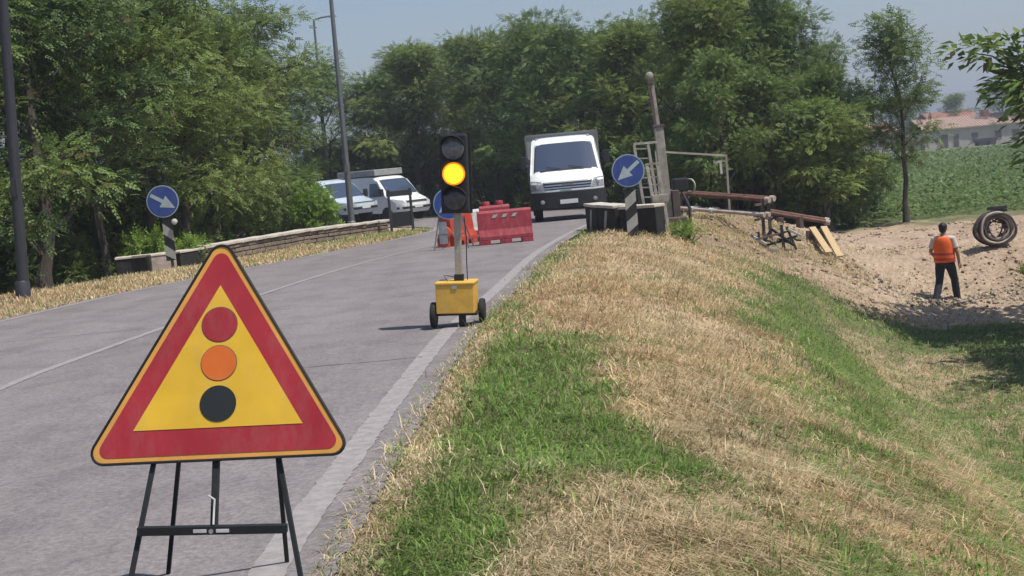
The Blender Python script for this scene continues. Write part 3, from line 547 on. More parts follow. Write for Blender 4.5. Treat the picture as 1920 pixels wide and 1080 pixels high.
# ================================================================== left wall and right parapet
def polyline(P, d):
    """point, heading at distance d along a polyline"""
    P = [Vector((*p, 0)) for p in P]
    for a, b in zip(P, P[1:]):
        L = (b - a).length
        if d <= L or b is P[-1]: return a + (b - a) * (d / L), (b - a).normalized()
        d -= L
WL = [(-8.05, 29.15), (-7.3, 29.3), (-6.8, 29.9), (-6.35, 31.6), (-5.75, 34.0), (-5.05, 36.8), (-3.55, 41.6)]
wall = tag(empty('stone_wall', (-6.35, 31.6, float(zr(31.6)))), 'long low stone wall with pale coping and black and white end blocks along the left verge', 'wall')
wl0 = Vector(wall.location)
def wbox(mb, d0, d1, z0, z1, th, jit=0, off=0):
    p, _ = polyline(WL, d0); q, _ = polyline(WL, d1); t = (q - p).normalized(); nrm = Vector((t.y, -t.x, 0))
    b = float(zr((p.y + q.y) / 2)); mid_ = (p + q) / 2 + nrm * off; a = math.atan2(t.y, t.x)
    mb.box(Vector((mid_.x, mid_.y, b + (z0 + z1) / 2)) - wl0, ((q - p).length, th, z1 - z0), (rnd.uniform(-jit, jit), rnd.uniform(-jit, jit), a))
WTOT = sum((Vector(b) - Vector(a)).length for a, b in zip(WL, WL[1:]))
d = .0
for k, cname in enumerate(('black', 'white', 'black')):
    L = (.62, .62, .9)[k]; m = MB(); wbox(m, d + .012, d + L - .012, -.15, .31, .36)
    m.build(cname + '_block', MT[cname + '_block'], wall, bevel=.015); m = MB(); wbox(m, d + .005, d + L - .005, .315, .36, .40); m.build('coping_slab', MT['coping'], wall, bevel=.01); d += L
d0 = d; core = MB(); q = d0
while q < WTOT - .3: wbox(core, q, min(q + .5, WTOT), -.2, .28, .24); q += .5
core.build('core', MT['mortar'], wall)
zc = [-.10, .03, .135, .235, .325]
for c_ in range(4):
    q = d0 + .02 + (c_ % 2) * .12
    while q < WTOT - .1:
        L = rnd.uniform(.26, .52); e = min(q + L - .022, WTOT); m = MB(); wbox(m, q, e, zc[c_] + .008, zc[c_ + 1] - .008 - rnd.random() * .012, .34 + rnd.uniform(-.03, .03), .012)
        m.build('stone', MT['stone'], wall, bevel=.012); q += L
q = d0 + .02
while q < WTOT - .1:
    L = rnd.uniform(.75, 1.05); m = MB(); wbox(m, q, min(q + L - .015, WTOT), .33, .395 + rnd.uniform(-.008, .008), .42, .006); m.build('coping_slab', MT['coping'], wall, bevel=.012); q += L
par = tag(empty('road_parapet', (2.3, 28, float(zr(28)))), 'low black painted parapet with pale top at the right road edge', 'parapet')
pl0 = Vector(par.location); PP = [(1.86, 30.2), (2.02, 28.9), (2.28, 27.6), (2.95, 27.1)]
for i, (a, b) in enumerate(zip(PP, PP[1:])):
    a, b = Vector((*a, 0)), Vector((*b, 0)); t = (b - a).normalized(); ang = math.atan2(t.y, t.x); c = (a + b) / 2; L = (b - a).length - .02; z = gz(c.x, c.y)
    MB().box(Vector((c.x, c.y, z + .16)) - pl0, (L, .34, .66), (0, 0, ang)).build('black_block', MT['black_block'], par, bevel=.02)
    MB().box(Vector((c.x, c.y, z + .525)) - pl0, (L + .01, .40, .06), (0, .0, ang)).build('coping_slab', MT['coping'], par, bevel=.015)
    for s_ in ((-.1,) if i < 2 else ()):
        st = MB(); nrm = Vector((-t.y, t.x, 0)); nrm = nrm if nrm.x < 0 else -nrm; base = c + nrm * .173
        P_ = [base + t * (s_ + dx) + Vector((0, 0, z + dz)) - pl0 for dx, dz in ((-.16, .0), (.02, .0), (.24, .44), (.06, .44))]
        st.add(P_, [(0, 1, 2, 3)]).build('painted_stripe', MT['board_white'], par, fix=False)

# ================================================================== poles
def pole(x, y, r0, r1, h, lean, label, arm=1.2, armdir=(1, -.2), mat_='galv'):
    t = empty('street_lamp', (x, y, float(zr(y)) if y > 30 else gz(x, y)))
    tip = Vector((lean[0] * h, lean[1] * h, h)); m = MB()
    m.tube([tip * f + Vector((0, 0, -.2 if f == 0 else 0)) for f in (0, .25, .5, .75, 1)], [r0 + (r1 - r0) * f for f in (0, .25, .5, .75, 1)], 14); m.build('pole', MT[mat_], t, smooth=True)
    MB().lathe([(r0 * 1.28, -.1), (r0 * 1.28, .28), (r0 * 1.1, .31)], n=16).build('base_collar', MT[mat_], t, smooth=True)
    MB().box(tip * .2 + Vector((0, -r0 * .98, 0)), (r0, .02, .3)).build('access_door', MT[mat_], t, bevel=.005)
    ad = Vector((*armdir, 0)).normalized(); e = tip + ad * arm + Vector((0, 0, .06)); MB().tube([tip + Vector((0, 0, -.05)), tip + ad * arm * .5 + Vector((0, 0, .04)), e], r1 * .75, 8).build('arm', MT[mat_], t, smooth=True)
    hd = MB().box(e + ad * .22, (.55, .2, .08), (0, 0, math.atan2(ad.y, ad.x)), .7).build('lamp_head', MT['grey_back'], t, bevel=.015)
    MB().box(e + ad * .22 + Vector((0, 0, -.046)), (.34, .14, .012), (0, 0, math.atan2(ad.y, ad.x))).build('lens', MT['lamp_glass'], hd)
    return tag(t, label, 'street lamp')
pole(-8.03, 23.4, .097, .06, 9.2, (.052, 0), 'thick dark lamp post at the left edge beside the dry verge', mat_='dark_pole')
pole(-5.83, 54.0, .125, .06, 11.5, (.008, 0), 'tall grey lamp post in front of the white vans behind the wall')
pole(-9.13, 75.0, .11, .055, 10.7, (.012, 0), 'distant lamp post with a short arm rising above the left trees', arm=.75)

# ================================================================== warning triangle on its stand
psi, tau, rho = -.0309, .3723, -.039; TB = Vector((-1.0755, 4.883, .5386)); t0 = Vector((-1.09, 4.9, 0))
uu = Vector((math.cos(psi), math.sin(psi), 0)); nb = Vector((-math.sin(psi), math.cos(psi), 0)); vv = math.cos(tau) * Vector((0, 0, 1)) + math.sin(tau) * nb; nn = uu.cross(vv)     # nn points away from the viewer's side
if nn.y < 0: nn = -nn
def tp(a, b, c): 
    bend = 0
    a2, b2 = a * math.cos(rho) - b * math.sin(rho), a * math.sin(rho) + b * math.cos(rho); return tuple(TB + uu * a2 + vv * b2 + nn * (c - bend) - t0)
def rtri(inset, r, S=.96):
    h = S * math.sqrt(3) / 2; c = (0, h / 3); Rr = 2 * h / 3 - 2 * inset; P = []
    for k in range(3):
        an = R(90 + 120 * k); q = (c[0] + (Rr - 2 * r) * math.cos(an), c[1] + (Rr - 2 * r) * math.sin(an))
        P += [(q[0] + r * math.cos(an + R(x)), q[1] + r * math.sin(an + R(x))) for x in ((-60, -40, -20, 0, 20, 40, 60) if r > 0 else (0,))]
    # extra points along the edges so that the corner can bend
    out = []
    for a, b in zip(P, P[1:] + P[:1]):
        k = max(1, int(math.dist(a, b) / .04)); out += [(a[0] + (b[0] - a[0]) * i / k, a[1] + (b[1] - a[1]) * i / k) for i in range(k)]
    return out
tri = empty('warning_sign', t0)
def sheet(poly, c, name, m, parent): return MB().add([tp(a, b, c) for a, b in poly], [tuple(range(len(poly)))]).build(name, m, parent, fix=False)
pl = MB().prism(rtri(0, .043), .012, lambda a, b, c: tp(a, b, c)).build('plate', MT['black_iron'], tri)
rim = MB(); 
P_ = [Vector(tp(a, b, -.004)) for a, b in rtri(.002, .043)]; rim.tube(P_, .005, 6, closed=True); rim.build('rim', MT['black_iron'], pl, smooth=True)
sheet(rtri(.006, .040), -.003, 'amber_border', MT['sign_edge'], pl); sheet(rtri(.0235, .030), -.005, 'red_border', MT['sign_red'], pl)
sheet([(-.300, .116), (.300, .116), (0, .634)], -.007, 'yellow_field', MT['sign_yellow'], pl)
for v_, m_, nm in ((.487, 'sign_red', 'red_disc'), (.346, 'sign_orange', 'orange_disc'), (.2, 'sign_black', 'black_disc')):
    circ = lambda r: [(r * math.cos(x), v_ + r * math.sin(x)) for x in (2 * math.pi * k / 40 for k in range(40))]
    if nm != 'black_disc': sheet(circ(.0655), -.008, 'disc_outline', MT['crack_red'] if 0 else MT['rig_brown'], pl)
    sheet(circ(.0628 if nm != 'black_disc' else .065), -.0095, nm, MT[m_], pl)
V3 = lambda *a: Vector(a) - t0
def leg(p, q, w_, nm='leg'): return MB().bar(V3(*p), V3(*q), w_, w_, up=(0, 1, 0)).build(nm, MT['black_iron'], tri, bevel=.002)
leg((-1.262, 5.005, .74), (-1.426, 4.668, 0), .017); leg((-.895, 4.99, .70), (-.782, 4.668, 0), .017)
leg((-1.165, 5.10, .98), (-1.43, 5.40, 0), .016); leg((-.895, 5.10, .98), (-.965, 5.40, 0), .016)
leg((-1.078, 4.965, .66), (-1.096, 4.80, .31), .024, 'centre_bar')
cb = leg((-1.352, 4.786, .338), (-.842, 4.786, .301), .029, 'cross_bar')
for a, b in ((-1.16, -1.115), (-1.082, -1.038)):
    f = lambda x: (x, 4.770, .338 - (x + 1.352) * .0725); MB().bar(V3(*f(a)), V3(*f(b)), .004, .011, up=(0, 0, 1)).build('white_sticker', MT['dirty_white'], cb)
MB().cyl(V3(-1.099, 4.772, .319), V3(-1.099, 4.764, .319), .008).build('bolt', MT['chrome'], cb)
MB().tube([V3(-1.108, 4.83, .43), V3(-1.085, 4.815, .417), V3(-1.088, 4.80, .385), V3(-1.09, 4.775, .34)], .0035, 5).build('wire_tie', MT['dirty_white'], tri)
tag(tri, 'large yellow and red triangular traffic light warning sign on a black stand in the foreground', 'road sign')

# ================================================================== portable traffic light
tl = empty('portable_traffic_light', (-.52, 12.9, 0.0), rot=(0, R(3.4), R(-6)))
MB().box((0, 0, .262), (.345, .34, .262)).build('battery_box', MT['yellow_box'], tl, bevel=.008)
lid = MB().box((0, 0, .402), (.36, .355, .02)).build('lid', MT['yellow_top'], tl, bevel=.006)
MB().box((0, -.172, .37), (.05, .012, .03)).build('latch', MT['chrome'], tl, bevel=.003)
MB().box((0, 0, .122), (.39, .30, .022)).build('chassis', MT['black_iron'], tl, bevel=.004)
for nm, (x, y) in (('wheel', (-.205, -.1)), ('wheel', (.205, .17))):
    wh = MB().lathe([(.085, -.025), (.108, -.024), (.116, -.014), (.116, .014), (.108, .024), (.085, .025)], (x, y, .116), (1, 0, 0), 28).build('wheel', MT['rubber'], tl, smooth=True)
    MB().lathe([(.03, -.03), (.084, -.021), (.084, .021), (.03, .03)], (x, y, .116), (1, 0, 0), 20).build('rim', MT['black_plastic'], wh, smooth=True)
MB().cyl((-.2, -.1, .116), (-.1, -.1, .116), .012, n=8).build('axle', MT['black_iron'], tl); MB().cyl((.2, .17, .116), (.1, .17, .116), .012, n=8).build('axle', MT['black_iron'], tl)
MB().box((.055, -.10, .07), (.062, .05, .14)).box((.055, -.10, .006), (.11, .09, .012)).build('prop_foot', MT['black_iron'], tl, bevel=.003)
MB().box((.02, .03, .72), (.062, .05, .66)).build('pole', MT['rig_steel'], tl, bevel=.006)
MB().box((.02, .03, .435), (.085, .075, .07)).build('pole_socket', MT['black_iron'], tl, bevel=.006)
MB().tube([(.085, .02, 1.0), (.10, .02, .8), (.095, .02, .6), (.10, .0, .42)], .005, 6).build('cable', MT['black_iron'], tl)
MB().tube([(-.08, -.03, .415), (-.11, -.05, .47), (-.05, -.04, .46), (0, 0, .44)], .004, 6).build('cable', MT['black_iron'], tl)
HZ = 1.385
hd = MB().box((.02, -.02, HZ), (.245, .13, .71)).build('signal_head', MT['black_plastic'], tl, bevel=.02)
MB().box((.02, .05, HZ), (.285, .012, .725)).build('back_board', MT['black_plastic'], tl, bevel=.004)
for z, lm, nm in ((HZ + .226, 'lens_grey', 'red_lamp'), (HZ, 'lens_lit', 'yellow_lamp'), (HZ - .226, 'lens_dark', 'green_lamp')):
    ln = MB().lathe([(.102, .0), (.100, .012), (.075, .026), (.04, .034), (.004, .036)], (.02, -.084, z), (0, -1, 0), 32).build(nm, MT[lm], tl, smooth=True)
    if nm == 'yellow_lamp': MB().lathe([(.1035, .0), (.1035, .016), (.090, .0215), (.0885, .012)], (.02, -.084, z), (0, -1, 0), 32).build('lens_rim', MT['lens_rim'], ln, smooth=True)
    for q_ in (.03, .055, .08): MB().tube([(.02 + q_ * math.cos(a), -.084 - .036 + q_ * q_ * 2.2, z + q_ * math.sin(a)) for a in (2 * math.pi * k / 28 for k in range(28))], .0022, 4, closed=True).build('lens_rib', MT[lm], ln, smooth=True)
    MB().tube([(.02 + .107 * math.cos(a), -.088, z + .107 * math.sin(a)) for a in (2 * math.pi * k / 32 for k in range(32))], .006, 6, closed=True).build('bezel', MT['black_plastic'], ln, smooth=True)
    vz = MB(); rows = [[(.02 + .114 * math.cos(a), -.085 - dd * (.4 + .6 * math.sin(a)), z + .114 * math.sin(a)) for a in np.linspace(R(20), R(160), 14)] for dd in (0, .10)]
    vz.grid(rows).build('visor', MT['black_plastic'], ln, smooth=True, fix=False)
tag(tl, 'portable traffic light showing yellow on a yellow battery box trolley at the road edge', 'traffic light')

# ================================================================== round arrow signs
def arrow_poly(ang, s=1.0):
    P = [(-.26, -.035), (.0, -.035), (.0, -.125), (.27, 0), (.0, .125), (.0, .035), (-.26, .035)]
    return [((a * math.cos(ang) - b * math.sin(ang)) * s, (a * math.sin(ang) + b * math.cos(ang)) * s) for a, b in P]
def disc_sign(parent, c, r, ang, rz=0, tilt=0):
    m_ = Euler((tilt, 0, rz)).to_matrix(); f = lambda a, b, y: tuple(Vector(c) + m_ @ Vector((a, y, b)))
    circ = lambda q, n=40: [(q * math.cos(x), q * math.sin(x)) for x in (2 * math.pi * k / n for k in range(n))]
    pl = MB().prism(circ(r), .012, lambda a, b, y: f(a, b, y)).build('disc', MT['sign_rim'], parent)
    MB().prism(circ(r - .004), .006, lambda a, b, y: f(a, b, .013 + y)).build('back', MT['grey_back'], pl)
    for nm, P, y, mm in (('blue_face', circ(r * .94), -.003, 'sign_blue'), ('arrow', arrow_poly(ang, r / .31), -.006, 'sign_white')):
        MB().add([f(a, b, y) for a, b in P], [tuple(range(len(P)))]).build(nm, MT[mm], pl, fix=False)
    return pl
def striped_board(parent, cx, y, z0, z1, wd_, n, slope, first=0, shear=0):
    H_ = z1 - z0; bd = MB().prism([(cx - wd_ / 2, z0), (cx + wd_ / 2, z0), (cx + wd_ / 2 + shear, z1), (cx - wd_ / 2 + shear, z1)], .02, lambda a, b, c: (a, y + c, b)).build('striped_board', MT['board_black'], parent)
    sh = H_ / (2 * n)
    for k in range(n):
        b = z0 + sh * (2 * k + first); q = lambda z: shear * (z - z0) / H_; cl = lambda z: min(max(z, z0), z1)
        L_, R_ = (b, b + sh), (b + slope, b + sh + slope); P = [(cx - wd_ / 2 + q(cl(L_[0])), cl(L_[0])), (cx + wd_ / 2 + q(cl(R_[0])), cl(R_[0])), (cx + wd_ / 2 + q(cl(R_[1])), cl(R_[1])), (cx - wd_ / 2 + q(cl(L_[1])), cl(L_[1]))]
        MB().add([(a, y - .004, z) for a, z in P], [(0, 1, 2, 3)]).build('white_stripe', MT['board_white'], bd, fix=False)
ls = empty('arrow_sign', (-6.8, 28.8, gz(-6.8, 28.8)))
zb = ls.location.z; MB().cyl((0, .03, -.2), (-.06, .03, 1.65), .03, n=10).build('post', MT['dark_pole'], ls, smooth=True)
disc_sign(ls, (-.06, -.02, 1.21 - zb), .325, R(-32)); striped_board(ls, -.02, 0, .20, 1.06, .20, 2, -.16, .55)
MB().lathe([(.045, 0), (.06, .02), (.06, .05), (.03, .07)], (.14, -.02, .98), (0, -1, 0), 14).build('reflector', MT['dirty_white'], ls, smooth=True)
tag(ls, 'round blue sign with arrow down to the right over a black and white striped post', 'road sign')
rs = empty('arrow_sign', (2.32, 26.55, gz(2.32, 26.55))); zb = rs.location.z
MB().cyl((0, .04, -.2), (.0, .04, 1.4), .03, n=10).build('post', MT['dark_pole'], rs, smooth=True)
disc_sign(rs, (.03, -.02, 1.02 - zb), .305, R(180 + 38)); striped_board(rs, .03, 0, .03, .90, .21, 2, .17, .2)
tag(rs, 'round blue sign with arrow down to the left before the drilling rig', 'road sign')
ms = empty('arrow_sign', (-1.05, 27.0, float(zr(27))), R(-14)); zb = ms.location.z
disc_sign(ms, (0, -.02, .70 - zb), .30, R(180 + 40), tilt=R(-6))
for x0, x1 in ((-.20, -.34), (.2, .34)):
    MB().bar((x0, 0, .74), (x1, -.1, 0), .02).build('leg', MT['grey_back'], ms); MB().bar((x0, .01, .74), (x1 * .9, .4, 0), .02).build('leg', MT['grey_back'], ms)
MB().bar((-.27, -.06, .3), (.27, -.06, .3), .02).build('cross_bar', MT['grey_back'], ms); MB().box((-.17, .02, .33), (.16, .01, .42)).build('white_board', MT['dirty_white'], ms)
tag(ms, 'round blue arrow sign on a low stand half hidden behind the traffic light', 'road sign')

# ================================================================== plastic barriers
def barrier(x, y, rz, m_, label, L=1.04, H_=.66, knobs=True, strips=True):
    t = empty('plastic_barrier', (x, y, float(zr(y))), rz)
    sec = [(.20, .10), (.20, .17), (.145, .30), (.115, .62), (.09, .66), (-.09, .66), (-.115, .62), (-.145, .30), (-.20, .17), (-.20, .10)]
    MB().prism([(a, b * H_ / .66) for a, b in sec], L, lambda a, b, c: (c - L / 2, a, b)).build('body', m_, t, bevel=.012)
    for fx in (-L / 2 + .11, 0, L / 2 - .11): MB().box((fx, 0, .05), (.215, .40, .099)).build('foot', m_, t, bevel=.01)
    for fx in (-.32, 0, .32): MB().box((fx, -.168, .20), (.24, .03, .10), (R(-20), 0, 0)).build('recess_panel', m_, t, bevel=.008)
    if strips:
        for fx in (-.19, .0, .19):
            P = [(fx - .06, .52), (fx + .02, .52), (fx + .07, .585), (fx - .01, .585)]; MB().add([(a * L / 1.04, -.1245 + (b - .62) * -.0 - (.62 - b) * .094, b * H_ / .66) for a, b in P], [(0, 1, 2, 3)]).build('reflective_strip', MT['board_white'], t, fix=False)
    if knobs:
        for fx in (-L / 2 + .14, L / 2 - .2): MB().lathe([(.085, 0), (.085, .07), (.075, .085)], (fx, 0, H_), n=16).build('filler_cap', m_, t, smooth=True)
    return tag(t, label, 'barrier')
barrier(-.03, 27.5, R(3), MT['red_plastic'], 'red plastic road barrier with pale reflective strips facing the camera', knobs=False)
barrier(-.22, 29.3, R(4), MT['red_plastic'], 'red plastic road barrier with two round filler caps behind the striped one', L=.62, H_=.72, strips=False)
barrier(-1.0, 28.5, R(66), MT['orange_red'], 'red plastic barrier standing end-on behind the traffic light pole', strips=False, knobs=False)
barrier(-.56, 29.9, R(50), MT['dirty_white'], 'white plastic barrier end-on between the red barriers', strips=False, knobs=False)
wlp = empty('warning_lamp', (-1.2, 27.85, float(zr(27.85)))); MB().box((0, .02, .14), (.14, .09, .28)).build('battery_case', MT['orange_plastic'], wlp, bevel=.015)
MB().lathe([(.12, 0), (.125, .02), (.11, .05), (.02, .07)], (0, -.03, .30), (0, -1, 0), 24).build('lens', MT['orange_plastic'], wlp, smooth=True)
tag(wlp, 'round orange warning lamp on the road beside the end-on red barrier', 'warning lamp')

# ================================================================== vehicles
class Skin:
    """body skin swept from a side profile of (y, z, half width, corner rounding); front looks to -y"""
    def __init__(s, prof): s.p = prof
    def at(s, t, k):
        i = min(int(k), len(s.p) - 2); f = k - i; a, b = s.p[i], s.p[i + 1]; y, z, h, r = (a[j] + (b[j] - a[j]) * f for j in range(4))
        e = abs(t) ** 5; return Vector((h * t, y + r * e, z - .05 * e * (1 if z > 1 else 0)))
    def body(s):
        m = MB(); ts = [-1, -.97, -.92, -.85, -.75, -.55, -.3, 0, .3, .55, .75, .85, .92, .97, 1]; n = len(s.p)
        m.grid([[s.at(t, k) for t in ts] for k in range(n)])
        for t in (-1, 1): m.add([s.at(t, k) for k in range(n)], [tuple(range(n))])
        return m
    def patch(s, C, off=.008, n=8):
        rows = []
        for i in range(n + 1):
            row = []
            for j in range(n + 1):
                u, v = j / n, i / n; t = (C[0][0] * (1 - u) + C[1][0] * u) * (1 - v) + (C[3][0] * (1 - u) + C[2][0] * u) * v; k = (C[0][1] * (1 - u) + C[1][1] * u) * (1 - v) + (C[3][1] * (1 - u) + C[2][1] * u) * v
                p = s.at(t, k); e = .01; du = s.at(min(1, t + e), k) - s.at(max(-1, t - e), k); dv = s.at(t, min(k + e, len(s.p) - 1.01)) - s.at(t, max(0, k - e)); nn_ = du.cross(dv)
                if nn_.length > 0: nn_.normalize()
                if nn_.y > 0 and nn_.z < .5: nn_ = -nn_
                if nn_.z < -.2: nn_ = -nn_
                row.append(p + nn_ * off)
            rows.append(row)
        return MB().grid(rows)
    def hw(s, z):
        P = sorted((q[1], q[2]) for q in s.p); return float(np.interp(z, [a for a, b in P], [b for a, b in P]))
    def side(s, sg, poly, off=.01):
        return MB().add([(sg * (s.hw(z) + off), y, z - (.05 if z > 1 else 0)) for y, z in poly], [tuple(range(len(poly)))])
def wheel(parent, x, y, r, w_=.22):
    wh = MB().lathe([(r * .62, -w_ / 2), (r * .95, -w_ / 2), (r, -w_ * .3), (r, w_ * .3), (r * .95, w_ / 2), (r * .62, w_ / 2)], (x, y, r), (1, 0, 0), 28).build('wheel', MT['rubber'], parent, smooth=True)
    MB().lathe([(.05, -w_ * .4), (r * .3, -w_ * .25), (r * .61, -w_ * .42), (r * .61, w_ * .42), (r * .3, w_ * .25), (.05, w_ * .4)], (x, y, r), (1, 0, 0), 20).build('rim', MT['steel_rim'], wh, smooth=True)
# --- truck
tk = empty('delivery_truck', (1.67, 36.7, float(zr(36.7))), R(-1))
S = Skin([(.10, .40, .88, .30), (.02, .55, .93, .30), (.0, .78, .945, .30), (.05, .98, .95, .28), (.20, 1.12, .95, .22), (.60, 1.27, .94, .16), (.92, 1.63, .90, .12), (1.24, 2.0, .855, .10), (1.42, 2.13, .83, .08), (1.75, 2.19, .81, .03), (2.3, 2.19, .81, 0), (2.36, 2.1, .82, 0), (2.4, 1.2, .93, 0), (2.4, .5, .92, 0)])
cab = S.body().build('cab', MT['white_paint'], tk, smooth=True)
ws = S.patch([(-.90, 5.06), (.90, 5.06), (.88, 7.12), (-.88, 7.12)], .004).build('windscreen_seal', MT['black_plastic'], cab, smooth=True, fix=False)
S.patch([(-.865, 5.14), (.865, 5.14), (.845, 7.02), (-.845, 7.02)], .009).build('windscreen', MT['glass'], tk, smooth=True, fix=False)
for a in (-.12, .5): MB().bar(S.at(a, 5.1) + Vector((0, -.03, .03)), S.at(a - .42, 5.3) + Vector((0, -.025, .03)), .014).build('wiper', MT['black_plastic'], cab)
for sg in (-1, 1):
    C_ = [(sg * .99, 2.15), (sg * .63, 2.2), (sg * .72, 3.5), (sg * .985, 3.95)]
    S.patch(C_, .007).build('headlight', MT['lamp_glass'], tk, smooth=True, fix=False)
    q = S.at(sg * .80, 2.75) + Vector((0, -.01, 0)); MB().lathe([(.075, 0), (.06, .02), (.01, .03)], q, (0, -1, 0), 18).build('reflector', MT['chrome'], tk.children[-1], smooth=True)
    ind = S.patch([(sg * .985, 3.72), (sg * .93, 3.6), (sg * .93, 3.68), (sg * .985, 3.85)], .010).build('indicator', MT['orange_plastic'], tk, fix=False)
    MB().tube([(sg * .90, 1.0, 1.45), (sg * 1.06, .98, 1.50), (sg * 1.06, .98, 1.72)], .018, 6).build('mirror_arm', MT['black_plastic'], tk)
    mr = MB().box((sg * 1.10, .98, 1.56), (.17, .10, .34)).build('mirror', MT['black_plastic'], tk, bevel=.03); MB().box((sg * 1.10, 1.033, 1.56), (.13, .006, .28)).build('mirror_glass', MT['chrome'], mr)
    S.side(sg, [(.86, 1.32), (1.95, 1.32), (1.95, 2.0), (1.36, 2.0)]).build('side_window', MT['glass'], tk, fix=False)
    dr = S.side(sg, [(.72, .52), (1.98, .52), (1.98, 2.06), (1.34, 2.06), (.72, 1.30)], .004).build('door', MT['white_paint'], tk, fix=False); MB().box((sg * .965, 1.85, 1.12), (.03, .16, .035)).build('handle', MT['black_plastic'], dr)
    wheel(tk, sg * .80, .85, .335); wheel(tk, sg * .80, 4.45, .335, .26)
    MB().box((sg * .96, .85, .66), (.06, .86, .10)).build('wheel_arch', MT['black_plastic'], tk, bevel=.03)
    MB().lathe([(.05, 0), (.035, .03), (.01, .035)], S.at(sg * .84, 8.6) + Vector((0, 0, .0)), (0, -.6, .8), 12).build('roof_marker', MT['lamp_glass'], tk, smooth=True)
gr_ = S.patch([(-.62, 2.2), (.62, 2.2), (.68, 3.25), (-.68, 3.25)], .006).build('grille', MT['black_plastic'], tk, smooth=True, fix=False)
for k in (2.38, 2.72, 3.08): S.patch([(-.62, k - .07), (.62, k - .07), (.63, k + .09), (-.63, k + .09)], .016).build('grille_bar', MT['chrome'], gr_, smooth=True, fix=False)
MB().box((0, -.03, .93), (.30, .012, .05)).build('badge', MT['grey_back'], gr_, bevel=.004)
bp_ = MB().grid([[Vector((x, -.06 + .30 * abs(x / .98) ** 4, z)) for x in np.linspace(-.98, .98, 15)] for z in (.34, .36, .55, .74, .77)]).add([], []).build('bumper', MT['black_plastic'], tk, smooth=True, fix=False)
sol = bp_.modifiers.new('thick', 'SOLIDIFY'); sol.thickness = .08; sol.offset = -1
MB().box((0, -.075, .50), (.46, .012, .11)).build('number_plate', MT['plate'], bp_, bevel=.004)
for sg in (-1, 1): MB().lathe([(.055, 0), (.05, .01), (.01, .015)], (sg * .68, -.02, .52), (0, -1, 0), 16).build('fog_lamp', MT['lamp_glass'], bp_, smooth=True)
MB().box((0, 3.0, .52), (.75, 5.4, .16)).build('chassis', MT['black_plastic'], tk)
cg = MB().box((0, 4.05, 1.60), (1.96, 3.2, 1.36)).build('cargo_box', MT['grey_tarp'], tk, bevel=.03)
for z in (.925, 2.275): MB().bar((-.985, 2.44, z), (.985, 2.44, z), .03, .05).build('box_rail', MT['grey_back'], cg)
for sg in (-1, 1): MB().bar((sg * .98, 2.44, .93), (sg * .98, 2.44, 2.27), .03, .04).build('box_post', MT['grey_back'], cg)
MB().box((0, 4.05, .87), (1.92, 3.2, .09)).build('load_bed', MT['grey_back'], tk)
tag(tk, 'white delivery truck with grey cargo body driving towards the camera', 'truck')
